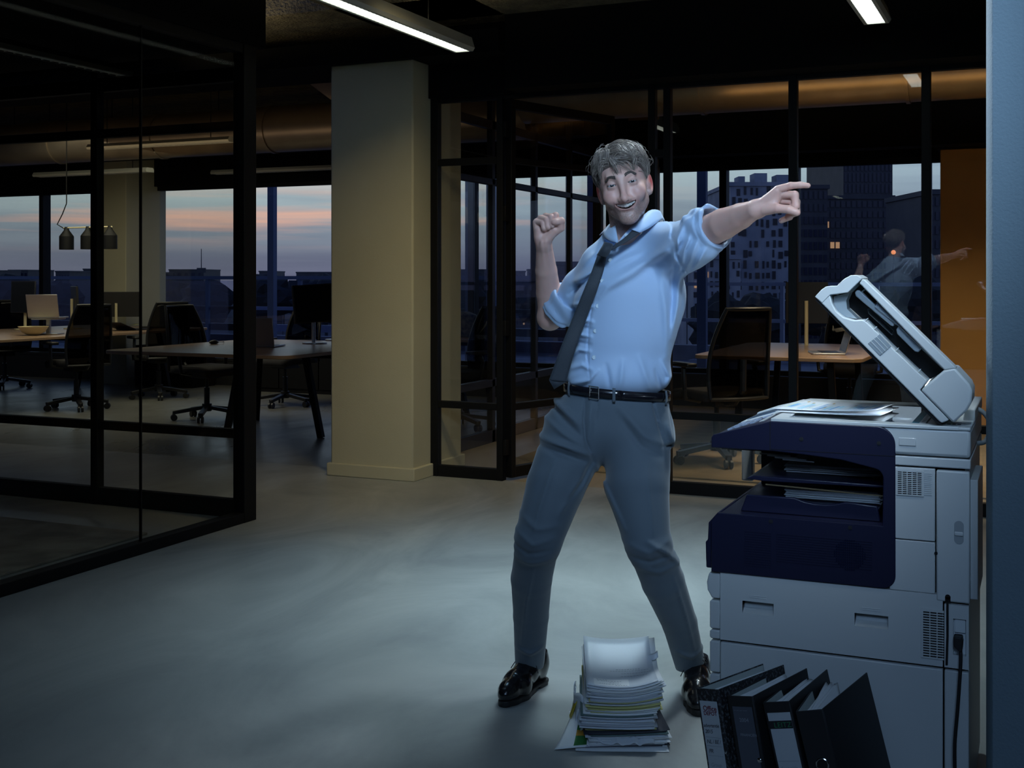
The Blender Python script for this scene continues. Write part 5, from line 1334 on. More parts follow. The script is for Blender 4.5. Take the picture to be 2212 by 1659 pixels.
# ------------------------------------------------------------------ head frame
HC = Lp(1347, 399, 3.70)
HR = (Matrix.Rotation(math.radians(-12), 3, 'Y') @ Matrix.Rotation(math.radians(-9), 3, 'Z') @ Matrix.Rotation(math.radians(3), 3, 'X'))
HRn = A_([[HR[i][j] for j in range(3)] for i in range(3)])      # local -> frame
def toh(Q): return (Q - HC) @ HRn
def fromh(q): return A_(q, float) @ HRn.T + HC
def mir(f):   # symmetric pair helper
    return [f(1), f(-1)]
def zc(x): return -0.0625 + 8.6 * x * x
EYE_C = lambda s: A_((s * 0.0315, -0.0755, 0.004))
def head(q):
    d = ell(q, (0, 0.012, 0.036), (0.0745, 0.096, 0.073))
    d = smin(d, ell(q, (0, -0.020, -0.022), (0.0655, 0.071, 0.086)), 0.03)
    for s in (1, -1):
        d = smin(d, cone(q, (s * 0.047, -0.004, -0.060), (s * 0.016, -0.076, -0.100), 0.017, 0.014), 0.024)
    d = smin(d, ball(q, (0, -0.080, -0.101), 0.0185), 0.018)
    d = smin(d, ell(q, (0, -0.074, -0.062), (0.035, 0.028, 0.032)), 0.02)
    for s in (1, -1):
        d = smin(d, ball(q, (s * 0.043, -0.063, -0.026), 0.0195), 0.022)
        d = smin(d, cone(q, (s * 0.035, -0.078, 0.029), (s * 0.011, -0.086, 0.025), 0.007, 0.009), 0.018)
        d = smax(d, -ball(q, (s * 0.0318, -0.1035, 0.005), 0.0175), 0.014)
    d = smin(d, cone(q, (0, -0.082, 0.020), (0, -0.112, -0.037), 0.0090, 0.0105), 0.017)
    d = smin(d, ball(q, (0, -0.1145, -0.0410), 0.0105), 0.009)
    for s in (1, -1):
        d = smin(d, ell(q, (s * 0.0140, -0.1010, -0.0430), (0.0072, 0.0110, 0.0078)), 0.008)
        d = smax(d, -ell(q, (s * 0.0068, -0.112, -0.0520), (0.0042, 0.006, 0.004)), 0.003)
        # smile fold
        d = smax(d, -chain(q, [((s * 0.0205, -0.1035, -0.036), 0.0022), ((s * 0.030, -0.100, -0.047), 0.0028), ((s * 0.0385, -0.090, -0.062), 0.0022)], 0.002), 0.007)
        d = smin(d, ball(q, (s * 0.041, -0.068, -0.034), 0.0175), 0.016)
        d = smax(d, -ell(q, (s * 0.0215, -0.1045, -0.008), (0.0055, 0.010, 0.020)), 0.014)
        # lids around the eyeball
        E = EYE_C(s)
        lid = ball(q, E, 0.0146)
        xx = (q[:, 0] - E[0]) / 0.0140; zz = (q[:, 2] - E[2] + 0.0003 - 0.0012 * s * xx * 0)
        op = (np.sqrt(np.minimum(xx * xx + (zz / np.where(zz > 0, 0.0031, 0.0027)) ** 2, 1e6)) - 1) * 0.0033
        lid = smin(lid, cone(q, E + A_((-0.009, -0.006, -0.0080)), E + A_((0.009, -0.006, -0.0080)), 0.0035, 0.0035), 0.005)
        d = smin(d, lid, 0.004)
        d = smax(d, -np.maximum(op, q[:, 1] - E[1]), 0.0015)
    # lips and mouth opening
    xs = np.linspace(-0.0305, 0.0305, 9)
    for up in (1, -1):
        pts = []
        for x in xs:
            c_ = math.sqrt(max(0, 1 - (x / 0.0320) ** 2))
            z = zc(x) + (0.0080 * c_ + 0.0010 if up > 0 else -0.0100 * c_ - 0.0024)
            y = -0.1015 + 13 * x * x + (0.002 if up < 0 else 0.0)
            pts.append(((x, y, z), (0.0022 + 0.0010 * c_) if up > 0 else (0.0020 + 0.0026 * c_)))
        d = smin(d, chain(q, pts, 0.003), 0.006)
    zz = q[:, 2] - zc(np.clip(q[:, 0], -0.04, 0.04))
    hgt = np.where(zz > 0, 0.0074, 0.0098)
    e = (np.sqrt((q[:, 0] / 0.0308) ** 2 + (zz / hgt) ** 2) - 1) * 0.0062
    d = smax(d, -np.maximum(e, q[:, 1] + 0.078), 0.0018)
    # cleft above the chin, ears
    d = smax(d, -cone(q, (-0.012, -0.1025, -0.0835), (0.012, -0.1025, -0.0835), 0.004, 0.004), 0.010)
    for s in (1, -1):
        Re = (Matrix.Rotation(math.radians(-22 * s), 3, 'Z') @ Matrix.Rotation(math.radians(-8), 3, 'X'))
        Ren = A_([[Re[i][j] for j in range(3)] for i in range(3)])
        c = A_((s * 0.0785, 0.020, -0.012))
        ear = ell(q, c, (0.0065, 0.0185, 0.0315), Ren)
        ear = smax(ear, -ell(q, c + Ren @ A_((s * 0.0065, -0.001, 0.002)), (0.006, 0.0125, 0.0225), Ren), 0.003)
        ear = smin(ear, ell(q, c + Ren @ A_((s * 0.001, -0.010, -0.004)), (0.006, 0.005, 0.009), Ren), 0.005)
        ear = smin(ear, ball(q, c + Ren @ A_((0, -0.008, -0.029)), 0.0075), 0.006)
        d = smin(d, ear, 0.006)
        d = smin(d, cone(q, (s * 0.070, 0.016, 0.006), (s * 0.067, 0.012, -0.036), 0.009, 0.008), 0.006)
    return d
NECK_B = Lp(1352, 535, 3.775)
def neck(Q):
    a = fromh((0, 0.016, -0.055)); 
    d = cone(Q, a, NECK_B, 0.050, 0.054)
    for s in (1, -1):
        d = smin(d, cone(Q, fromh((s * 0.052, 0.02, -0.055)), NECK_B + A_((s * 0.018 - 0.01, -0.044, 0.012)), 0.012, 0.009), 0.015)
    d = smin(d, ball(Q, (fromh((0, -0.035, -0.115)) + NECK_B + A_((-0.012, -0.050, 0.01))) / 2, 0.012), 0.012)
    d = smin(d, cone(Q, NECK_B + A_((0.0, 0.012, 0.0)), Lp(1350, 600, 3.83), 0.052, 0.07), 0.02)
    return d
def f_head(Q): return smin(head(toh(Q)), neck(Q), 0.018)

# ------------------------------------------------------------------ arms and hands; offsets in millimetres (right, up, away)
def hand(Q, O, palm, fingers, kp=0.009, kf=0.0016):
    mm = lambda t: O + A_((t[0], t[2], t[1])) * 0.001
    d = None
    for a, b, ra, rb in palm:
        e = cone(Q, mm(a), mm(b), ra * .001, rb * .001); d = e if d is None else smin(d, e, kp)
    for pts in fingers:
        e = chain(Q, [(mm(p[:3]), p[3] * .001) for p in pts], 0.0035)
        d = smin(d, e, kf)
    return d
FO = Lp(1174.3, 521, 3.845)
fist_palm = [((0, -6, 4), (0, 8, 3), 25, 23), ((-13, 6, 3), (-22, 60, 8), 17, 13), ((-4, 8, 2), (-7, 70, 10), 17, 13.5), ((4, 8, 1), (8, 74, 11), 17, 13.5), ((10, 8, 0), (26, 70, 8), 17, 14),
             ((12, 8, -8), (34, 34, -14), 15, 17), ((-17, 14, -6), (-16, 34, -8), 12, 12)]
fist_f = [[(-22, 62, 6, 10), (-3, 56, -27, 9.2), (0, 40, -30, 8.4), (4, 36, -14, 8)],
          [(-9, 74, 8, 11), (9, 66, -30, 10), (12, 45, -33, 9.2), (14, 40, -16, 8.5)],
          [(7, 80, 10, 11.5), (23, 75, -31, 10.3), (25, 50, -34, 9.4), (26, 44, -16, 8.5)],
          [(24, 78, 8, 11.5), (38, 81, -27, 10.2), (38, 58, -30, 9.4), (36, 50, -14, 8.5)],
          [(30, 28, -10, 16), (54, 42, -20, 12.5), (55, 64, -33, 11), (36, 60, -43, 10), (31, 58.5, -44, 9)]]
EL_R, WR_R = Lp(1189, 684, 3.985), Lp(1176, 537, 3.862)
def f_armR(Q):
    d = chain(Q, [(Lp(1262, 610, 3.88), 0.046), (EL_R, 0.040)], 0.004)
    d = smin(d, chain(Q, [(EL_R, 0.038), (Lp(1185, 632, 3.95), 0.0405), (Lp(1180, 585, 3.905), 0.035), (WR_R, 0.0265)], 0.004), 0.02)
    d = smin(d, ball(Q, EL_R + A_((-0.004, 0.012, -0.008)), 0.033), 0.02)
    for s in (-0.007, 0.006):       # wrist tendons
        d = smin(d, cone(Q, FO + A_((s, -0.024, -0.004)), Lp(1181, 580, 3.905) + A_((s, -0.032, 0)), 0.0035, 0.0045), 0.006)
    return smin(d, hand(Q, FO, fist_palm, fist_f), 0.012)
PO = Lp(1641, 449, 3.315)
pt_palm = [((-6, -2, 6), (4, 2, 2), 22, 21), ((4, 4, 0), (41, 44, -32), 19, 13), ((4, 2, 4), (46, 34, -20), 19, 13), ((4, -2, 8), (46, 20, -4), 18, 12.5), ((2, -6, 10), (40, 4, 8), 17, 12),
           ((8, -6, -10), (36, -4, -34), 16, 13), ((28, 2, -24), (45, 32, -26), 13, 12)]
pt_f = [[(43, 48, -33, 11.5), (73, 57, -52, 9.6), (96, 58, -66, 8.6), (114, 55.5, -77, 7.2)],
        [(47, 36, -22, 12), (85, 32, -50, 11), (88, 2, -50, 10.2), (70, -6, -28, 9)],
        [(47, 22, -8, 11.5), (92, 14, -38, 10.6), (93, -14, -37, 9.8), (74, -24, -20, 8.8)],
        [(42, 6, 6, 10), (86, -8, -14, 9), (80, -26, -14, 8.2), (58, -36, -8, 7.4)],
        [(12, -6, -16, 16), (40, -4, -44, 12.5), (66, -8, -62, 11.2), (84, -15, -66, 9.5), (88, -17, -66, 8.6)]]
EL_L = Lp(1536, 497, 3.515)
def f_armL(Q):
    d = chain(Q, [(Lp(1470, 520, 3.66), 0.050), (EL_L, 0.046), (Lp(1562, 484, 3.46), 0.0450), (Lp(1600, 467, 3.39), 0.0365), (PO + A_((-0.012, 0.012, -0.004)), 0.0262)], 0.004)
    return smin(d, hand(Q, PO, pt_palm, pt_f), 0.014)
def f_torso(Q):
    d = chain(Q, [(NECK_B + A_((0, 0.03, -0.06)), 0.055), (Lp(1360, 640, 3.81), 0.09), (Lp(1335, 800, 3.81), 0.095)], 0.06)
    d = smin(d, chain(Q, [(Lp(1300, 572, 3.83), 0.048), (Lp(1360, 565, 3.83), 0.055), (Lp(1436, 530, 3.735), 0.052), (Lp(1470, 520, 3.64), 0.048)], 0.03), 0.04)
    return smin(d, cone(Q, Lp(1300, 572, 3.83), Lp(1262, 610, 3.88), 0.047, 0.044), 0.02)

SKIN = A_((0.70, 0.435, 0.37))
def blend(c, target, w): return c * (1 - w[:, None]) + A_(target) * w[:, None]
def gz(q, c, r): return np.exp(-(nrm((q - A_(c)) / A_(r)) ** 2))
def head_color(v):
    q = toh(v); c = np.tile(SKIN, (len(v), 1))
    rs = np.random.RandomState(3); spk = rs.rand(len(v))
    x, y, z = q.T
    for s in (1, -1):
        c = blend(c, (0.62, 0.28, 0.24), 0.55 * gz(q, (s * 0.045, -0.08, -0.026), (0.022, 0.04, 0.018)))
        c = blend(c, (0.66, 0.10, 0.09), 0.9 * gz(q, (s * 0.084, 0.024, -0.004), (0.012, 0.022, 0.026)))
        c = blend(c, (0.36, 0.235, 0.21), 0.6 * gz(q, (s * 0.0315, -0.09, 0.003), (0.02, 0.03, 0.011)))  # lid crease shade and lashes painted into the skin tone
    c = blend(c, (0.58, 0.27, 0.23), 0.45 * gz(q, (0, -0.115, -0.038), (0.016, 0.02, 0.014)))
    # stubble on jaw, chin and upper lip
    jaw = np.clip((-0.045 - z + 0.25 * np.maximum(0, np.abs(x) - 0.03) - 0.0) / 0.02, 0, 1) * np.clip((0.045 - y) / 0.03, 0, 1) * np.clip((z + 0.150) / 0.03, 0, 1)
    side = np.clip((np.abs(x) - 0.048) / 0.012, 0, 1) * np.clip((0.0 - z) / 0.03, 0, 1) * np.clip((0.02 - y) / 0.02, 0, 1) * np.clip((y + 0.055) / 0.02, 0, 1)
    mous = gz(q, (0, -0.105, -0.050), (0.026, 0.02, 0.006))
    st_ = np.clip(np.maximum(np.maximum(jaw, side * 0.9), mous * 0.5), 0, 1) * (0.42 + 0.38 * (spk > 0.45))
    c = blend(c, (0.135, 0.105, 0.10), st_ * 0.80)
    zz = z - zc(np.clip(x, -0.04, 0.04))
    lip = np.clip(1.55 - np.sqrt((x / 0.0345) ** 2 + (zz / np.where(zz > 0, 0.0098, 0.0145)) ** 2) * 1.0, 0, 0.55) / 0.55 * (y < -0.075)
    c = blend(c, (0.43, 0.225, 0.205), np.clip(lip, 0, 1) * 0.75)
    inm = (np.sqrt((x / 0.0297) ** 2 + (zz / np.where(zz > 0, 0.0066, 0.0086)) ** 2) < 0.97) & (y < -0.06) & (y > -0.0985)
    c[inm] = (0.06, 0.015, 0.015)
    ink_ = (z > 0.05) & (y > -0.06)
    return c
M['skin'] = mat('skin', (0.6, 0.41, 0.33), 0.42, spec=0.4, bump=(420, 0.12, 0.002))
t_ = M['skin'].node_tree; a_ = t_.nodes.new('ShaderNodeVertexColor'); a_.layer_name = 'tone'
t_.links.new(a_.outputs[0], t_.nodes['Principled BSDF'].inputs['Base Color'])
pb = t_.nodes['Principled BSDF']; pb.inputs['Subsurface Weight'].default_value = 0.12; pb.inputs['Subsurface Radius'].default_value = (1.0, 0.35, 0.2); pb.inputs['Subsurface Scale'].default_value = 0.006
hv, hq = surface(f_head, HC + A_((-0.125, -0.15, -0.235)), HC + A_((0.125, 0.135, 0.14)), 0.0017)
rv, rq = surface(f_armR, np.minimum(EL_R, FO) + A_((-0.06, -0.09, -0.06)), A_((Lp(1262, 610, 3.88)[0] - 0.01, EL_R[1] + 0.07, FO[2] + 0.115)), 0.0019)
lv_, lq = surface(f_armL, A_((Lp(1480, 520, 3.64)[0], PO[1] - 0.105, PO[2] - 0.125)), A_((PO[0] + 0.14, EL_L[1] + 0.09, PO[2] + 0.09)), 0.0019)
tv, tq = surface(f_torso, Lp(1240, 880, 3.80) + A_((-0.05, -0.2, -0.02)), Lp(1500, 480, 3.70) + A_((0.05, 0.25, 0.0)), 0.011)
def arm_color(v, O, tips):
    c = np.tile(SKIN * A_((0.98, 0.96, 0.95)), (len(v), 1))
    for t in tips:
        p = O + A_((t[0], t[2], t[1])) * 0.001
        c = blend(c, (0.62, 0.30, 0.25), 0.35 * np.exp(-(nrm(v - p) / 0.012) ** 2))
    return c
cols = np.concatenate([head_color(hv), arm_color(rv, FO, [f[-3] for f in fist_f] + [fist_f[4][-1]]), arm_color(lv_, PO, [f[1] for f in pt_f] + [pt_f[0][3], pt_f[4][-1]]), np.tile(SKIN, (len(tv), 1))])
part('body', np_mesh('body', [(hv, hq), (rv, rq), (lv_, lq), (tv, tq)], M['skin'], cols))

# eyes, teeth, brows, nail
M['eye_white'] = mat('eye_white', (0.42, 0.40, 0.39), 0.15)
M['iris'] = mat('iris', (0.025, 0.04, 0.055), 0.1)
M['pupil'] = mat('pupil', (0.004, 0.004, 0.004), 0.08)
M['teeth'] = mat('teeth', (0.86, 0.85, 0.80), 0.2)
for s in (1, -1):
    E = EYE_C(s); look = A_((0.10 + 0.02 * s, -1.0, -0.02)); look /= np.linalg.norm(look)
    m = MB(); n, k = 20, 14
    zax = -look; xax = np.cross((0, 0, 1), zax); xax /= np.linalg.norm(xax); yax = np.cross(zax, xax)
    vs = []; fs = []; mi = []
    for i in range(k + 1):
        t = PI * i / k; 
        for j in range(n):
            a = 2 * PI * j / n
            p = E + 0.0128 * (look * math.cos(t) + (xax * math.cos(a) + yax * math.sin(a)) * math.sin(t))
            vs.append(fromh(p))
    for i in range(k):
        for j in range(n):
            fs.append((i * n + j, (i + 1) * n + j, (i + 1) * n + (j + 1) % n, i * n + (j + 1) % n)); mi.append(2 if i < 1 else (1 if i < 2 else 0))
    # finer rings at the front
    m.v = [tuple(v) for v in vs]; m.f = fs; m.mi = mi
    m.build('eye', [M['eye_white'], M['iris'], M['pupil']], person, angle=180)
tm = empty('teeth', (0, 0, 0)); tm.parent = person
for i in range(10):
    x0 = (i - 5) * 0.0056 + 0.0001; x1 = x0 + 0.0054; xm = (x0 + x1) / 2
    hgt = 0.0140 if abs(xm) < 0.006 else (0.0130 if abs(xm) < 0.015 else 0.0114)
    m = MB(); pl = []; nx_ = 5
    ty = lambda x: -0.0925 + 11 * x * x
    for jz in range(3):
        for k in range(nx_):
            x = x0 + (x1 - x0) * k / (nx_ - 1); bul = 0.0007 * math.sin(PI * k / (nx_ - 1))
            z = zc(x) + 0.0082 - hgt * jz / 2 + (0.0005 if jz == 2 and k in (0, nx_ - 1) else 0)
            pl.append(fromh((x, ty(x) - bul + (0.0006 if jz == 2 else 0), z)))
    m.add(pl, [(j * nx_ + k, j * nx_ + k + 1, (j + 1) * nx_ + k + 1, (j + 1) * nx_ + k) for j in range(2) for k in range(nx_ - 1)])
    m.build('tooth', M['teeth'], tm, solid=0.002, angle=60)
M['hair'] = mat('hair', (0.27, 0.22, 0.185), 0.4, spec=0.6)
M['hair_light'] = mat('hair_light', (0.46, 0.39, 0.33), 0.35, spec=0.6)
M['hair_mid'] = mat('hair_mid', (0.14, 0.112, 0.098), 0.4, spec=0.6)
M['brow'] = mat('brow', (0.085, 0.066, 0.058), 0.6)
M['hair_dark'] = mat('hair_dark', (0.045, 0.034, 0.030), 0.5)
hr = np.random.RandomState(21)
def strand(mb, pts, r0, r1, n=3):
    k = len(pts); mb.tube(pts, [r0 + (r1 - r0) * i / (k - 1) for i in range(k)], n, cap=False)
def h_surf_y(x, z):    # front of the face at (x, z) in the head frame
    ys = np.linspace(-0.135, -0.03, 120); q = np.stack([np.full(120, x), ys, np.full(120, z)], 1)
    d = head(q); i = np.argmax(d < 0); return ys[i]
for s in (1, -1):
    mb = MB()
    for i in range(190):
        t = hr.rand(); 
        x = s * (0.0125 + 0.028 * t); zb = 0.0258 + 0.0065 * math.sin(PI * min(1, t * 1.15) * 0.72) - 0.008 * max(0, t - 0.72) * 3 + (0.003 if s > 0 else 0)
        z = zb - 0.003 + (hr.rand() - 0.5) * 0.0105 * (1 - 0.6 * t)
        y = h_surf_y(x, z)
        dx = s * (0.004 + 0.006 * t); dz = 0.0035 * (1 - 1.5 * t)
        p = [(x, y + 0.0008, z), (x + dx * .5, y - 0.0016 + 0.4 * abs(dx) * .5, z + dz * .6), (x + dx, y - 0.0012 + 0.5 * abs(dx), z + dz)]
        strand(mb, [Vector(fromh(a)) for a in p], 0.00075, 0.00025)
    mb.build('eyebrow', M['brow'], person, angle=180)['kind'] = 'stuff'

# hair: a scalp cap and many combed locks
HE_C, HE_R = A_((0, 0.014, 0.040)), A_((0.0790, 0.1005, 0.079))
def hairline(x, y):
    zf = np.interp(y, [-0.11, -0.085, -0.06, -0.04, -0.022, -0.006, 0.012, 0.030, 0.055, 0.085, 0.12], [0.064, 0.064, 0.054, 0.034, -0.012, -0.016, 0.018, 0.016, -0.045, -0.072, -0.078])
    return zf
def f_cap(Q):
    q = toh(Q)
    rough = 0.0022 * np.sin(q[:, 0] * 190 + 40 * q[:, 2] + 60 * q[:, 1]) * np.sin(q[:, 1] * 160 + 30 * q[:, 0]) + 0.002 * np.sin(q[:, 2] * 150 + q[:, 0] * 90)
    d = ell(q, HE_C, HE_R) + rough
    d = smin(d, ell(q, (0.004, -0.012, 0.080), (0.066, 0.074, 0.041)), 0.03) 
    return smax(d, hairline(q[:, 0], q[:, 1]) - q[:, 2], 0.006)
cv, cq = surface(f_cap, HC + A_((-0.12, -0.14, -0.13)), HC + A_((0.12, 0.15, 0.17)), 0.003)
cap_o = part('hair', np_mesh('hair', [(cv, cq)], M['hair_mid']))
mb = MB()
cand = cv[hr.permutation(len(cv))]
made = 0
def grad(fn, p, e=0.0015):
    Q = np.array([p + A_(o) * e for o in ((1, 0, 0), (-1, 0, 0), (0, 1, 0), (0, -1, 0), (0, 0, 1), (0, 0, -1))])
    d = fn(Q); g = A_((d[0] - d[1], d[2] - d[3], d[4] - d[5])); return g / max(np.linalg.norm(g), 1e-9)
EH = lambda q: smin(ell(q, HE_C, HE_R), ell(q, (0.004, -0.012, 0.080), (0.066, 0.074, 0.041)), 0.03)
roots = []
for p in cand:
    q = (p - HC) @ HRn
    if q[1] > 0.06 and hr.rand() < 0.75: continue
    if q[2] < hairline(q[0], q[1]) + 0.002: continue
    roots.append(q)
    if len(roots) > 4000: break
for _ in range(700):
    x = hr.uniform(-0.050, 0.058); yv = hr.uniform(-0.062, -0.034)
    roots.append(A_((x, yv, 0.0)))
roots = A_(roots)
fr_ = np.arange(len(roots)) >= len(roots) - 700
zs_ = np.linspace(0.03, 0.14, 60)
for i in np.where(fr_)[0]:
    q = np.stack([np.full(60, roots[i, 0]), np.full(60, roots[i, 1]), zs_], 1)
    dd = smin(ell(q, HE_C, HE_R), ell(q, (0.004, -0.012, 0.080), (0.066, 0.074, 0.041)), 0.03)
    roots[i, 2] = zs_[np.argmax(dd > 0)]
N_ = len(roots); K_ = 8
e_ = 0.0015
def grads(Pn):
    g = np.stack([EH(Pn + A_(o) * e_) - EH(Pn - A_(o) * e_) for o in ((1, 0, 0), (0, 1, 0), (0, 0, 1))], 1)
    return g / np.maximum(nrm(g)[:, None], 1e-9)
cur = roots.copy(); paths = [cur.copy()]
top = np.clip((roots[:, 2] - 0.03) / 0.05, 0, 1)[:, None]
partx = -0.030
NC = 150
cen = roots[hr.permutation(N_)[:NC]]
own = np.argmin(((roots[:, None, :] - cen[None]) ** 2).sum(-1) * (1 + 0.5 * hr.rand(N_, NC)), 1)
def comb(R0, jit, lenf, lifts):
    n = len(R0)
    tp = np.clip((R0[:, 2] - 0.035) / 0.045, 0, 1)[:, None]
    rt = R0[:, 0:1] > partx
    bk = np.clip((R0[:, 1:2] - 0.0) / 0.06, 0, 1)
    ft = np.concatenate([np.where(rt, 1.0, -0.85), np.where(rt, -0.42, 0.15) + 0.6 * bk, np.where(rt, 0.0, -0.35)], 1)
    fs = np.concatenate([np.zeros((n, 1)), np.full((n, 1), 0.45), np.full((n, 1), -1.0)], 1)
    fl = tp * ft + (1 - tp) * fs + jit
    cur = R0.copy(); out = [cur.copy()]
    ln_ = (0.018 + 0.048 * tp[:, 0]) * lenf
    ln_ = ln_ * (1 + 0.10 * (R0[:, 1] < -0.045) * rt[:, 0])
    for k in range(1, K_):
        g = grads(cur); t = k / (K_ - 1)
        f2 = fl + A_((0.0, 0, -0.45 * t))
        tan = f2 - g * np.einsum('ij,ij->i', f2, g)[:, None]
        tan /= np.maximum(nrm(tan)[:, None], 1e-6)
        cur = cur + tan * (ln_ / (K_ - 1))[:, None]
        want = lifts * math.sin(PI * min(1, 0.1 + t * 0.75)) + 0.0008
        cur = cur + g * (want - EH(cur))[:, None] * 0.9
        out.append(cur.copy())
    return np.stack(out, 1)
cj = 0.42 * hr.randn(NC, 3); cl_ = hr.uniform(0.75, 1.25, NC)
ctop = np.clip((cen[:, 2] - 0.03) / 0.05, 0, 1)
cpath = comb(cen, cj, cl_, hr.uniform(0.003, 0.015, NC) * (0.3 + 0.7 * ctop))
spath = comb(roots, cj[own] + 0.12 * hr.randn(N_, 3), cl_[own] * hr.uniform(0.8, 1.15, N_), np.interp(hr.rand(N_), [0, 1], [0.002, 0.012]) * (0.3 + 0.7 * ctop[own]))
tt_ = np.linspace(0, 1, K_)[None, :, None]
paths = spath * (1 - 0.72 * tt_) + (cpath[own] + (hr.randn(N_, 1, 3) * 0.0016)) * 0.72 * tt_
tone = np.repeat(hr.rand(N_), 1)
for i in range(N_):
    w0 = hr.uniform(0.0005, 0.0010)
    mb.cur = int(tone[i] * 3) % 3
    strand(mb, [Vector(p) for p in (paths[i] @ HRn.T + HC)], w0, 0.00025, 3)
for i in range(22):      # flyaway hairs on the outline
    a = hr.uniform(-0.3, PI + 0.3); y0 = hr.uniform(-0.05, 0.05)
    p = A_((0.08 * math.cos(a), y0, 0.045 + 0.074 * math.sin(a)))
    dn = A_((math.cos(a), 0.1 * hr.randn(), math.sin(a)))
    tn = A_((-math.sin(a), -0.3, math.cos(a))) * (1 if hr.rand() < .5 else -1)
    strand(mb, [Vector(fromh(p + tn * s * 0.028 + dn * (0.006 + 0.016 * math.sin(s * 2.3)))) for s in (0, .25, .5, .75, 1)], 0.0004, 0.0002)
lk = mb.build('hair_locks', [M['hair'], M['hair_light'], M['hair_mid']], cap_o, angle=180); lk['kind'] = 'stuff'

# ------------------------------------------------------------------ cloth folds: ridges along polylines read in the front plane
FK = 2.5
def folds(Q, lines):
    """lines: (pixel polyline, depth, height in mm, width in mm)"""
    out = np.zeros(len(Q)); XZ = Q[:, [0, 2]]
    for pts, d, hgt, wd in lines:
        pp = [Lp(u, v, d)[[0, 2]] for u, v in pts]
        lo = np.min(pp, 0) - 3 * wd * .001; hi = np.max(pp, 0) + 3 * wd * .001
        m = ((XZ > lo) & (XZ < hi)).all(1)
        if not m.any(): continue
        X = XZ[m]; best = np.full(len(X), 1e9); tt = np.zeros(len(X)); n = len(pp) - 1
        for i, (a, b) in enumerate(zip(pp[:-1], pp[1:])):
            ba = b - a; t = np.clip(((X - a) @ ba) / (ba @ ba), 0, 1)
            r = nrm(X - a - t[:, None] * ba); w = r < best
            best[w] = r[w]; tt[w] = (i + t[w]) / n
        out[m] += FK * hgt * .001 * np.exp(-(best / (wd * .001)) ** 2) * np.sin(PI * np.clip(0.12 + 0.76 * tt, 0, 1))
    return out
M['shirt'] = mat('shirt_cloth', (0.40, 0.545, 0.765), 0.58, sheen=0.3, bump=(900, 0.10, 0.001))
M['trouser'] = mat('trouser_cloth', (0.080, 0.106, 0.134), 0.75, spec=0.25, sheen=0.25, bump=(1200, 0.14, 0.001))
shirt_lines = [([(1458, 522), (1400, 560), (1335, 598), (1285, 622)], 3.68, 7, 13), ([(1430, 546), (1370, 590), (1312, 622), (1296, 640)], 3.68, 5, 11),
    ([(1402, 540), (1350, 562), (1322, 575)], 3.68, 3, 10),
    ([(1425, 590), (1438, 680), (1443, 770)], 3.70, 5, 13), ([(1466, 596), (1462, 660), (1450, 730)], 3.72, 6, 10), ([(1450, 575), (1452, 640), (1446, 700)], 3.72, -4, 8),
    ([(1236, 702), (1256, 690), (1280, 696)], 3.68, 5, 7), ([(1234, 738), (1254, 724), (1276, 728)], 3.68, 5, 7), ([(1232, 775), (1252, 757), (1274, 760)], 3.68, 5, 7), ([(1238, 664), (1258, 655), (1284, 664)], 3.68, 5, 7),
    ([(1236, 720), (1258, 708), (1278, 712)], 3.68, -4, 6), ([(1233, 758), (1254, 742), (1276, 746)], 3.68, -4, 6),
    ([(1232, 800), (1258, 790), (1280, 800)], 3.68, 4, 8), ([(1290, 800), (1272, 822), (1240, 832)], 3.68, 5, 8), ([(1345, 780), (1338, 838)], 3.69, 3, 9), ([(1380, 770), (1402, 836)], 3.69, 3, 10), ([(1310, 790), (1318, 840)], 3.68, -3, 7),
    ([(1430, 780), (1448, 815), (1440, 838)], 3.72, 5, 9), ([(1415, 800), (1428, 838)], 3.72, -4, 7),
    ([(1470, 482), (1452, 520), (1452, 560)], 3.62, 6, 8), ([(1484, 492), (1468, 540), (1468, 585)], 3.60, 5, 8), ([(1478, 500), (1461, 545)], 3.60, -4, 6), ([(1502, 512), (1488, 550), (1484, 588)], 3.56, 5, 8), ([(1520, 532), (1508, 560), (1498, 590)], 3.54, 4, 8),
    ([(1452, 478), (1444, 512), (1452, 552), (1470, 582), (1492, 592)], 3.64, -3, 4),
    ([(1296, 568), (1270, 590), (1236, 612)], 3.78, 6, 9), ([(1288, 588), (1262, 610), (1232, 636)], 3.80, -5, 8), ([(1285, 606), (1258, 632), (1236, 656)], 3.80, 5, 9), ([(1304, 540), (1280, 552), (1262, 570)], 3.78, 4, 8),
    ([(1300, 575), (1284, 640), (1274, 700), (1270, 770), (1276, 834)], 3.68, -2.4, 2.6)]
WB = Lp(1333, 838, 3.80)
RS, LS = Lp(1302, 570, 3.825), Lp(1438, 531, 3.735)
def shirt_raw(Q):
    d = ell(Q, Lp(1364, 640, 3.795), (0.172, 0.122, 0.185))
    d = smin(d, ell(Q, Lp(1342, 745, 3.80), (0.157, 0.118, 0.15)), 0.06)
    d = smin(d, ell(Q, Lp(1334, 812, 3.80), (0.166, 0.124, 0.075)), 0.05)
    d = smin(d, chain(Q, [(RS, 0.060), (Lp(1338, 553, 3.81), 0.070), (Lp(1398, 536, 3.785), 0.074), (LS, 0.066)], 0.02), 0.05)
    d = smin(d, cone(Q, Lp(1350, 540, 3.81), NECK_B + A_((0, 0.02, 0.03)), 0.075, 0.066), 0.035)
    d = smin(d, chain(Q, [(LS, 0.068), (Lp(1485, 525, 3.61), 0.069), (Lp(1508, 512, 3.565), 0.064)], 0.004), 0.035)
    d = smin(d, cone(Q, Lp(1455, 565, 3.72), Lp(1520, 530, 3.54), 0.055, 0.045), 0.04)
    d = smin(d, chain(Q, [(RS, 0.058), (Lp(1255, 622, 3.90), 0.058), (Lp(1224, 660, 3.945), 0.055)], 0.02), 0.03)
    return d
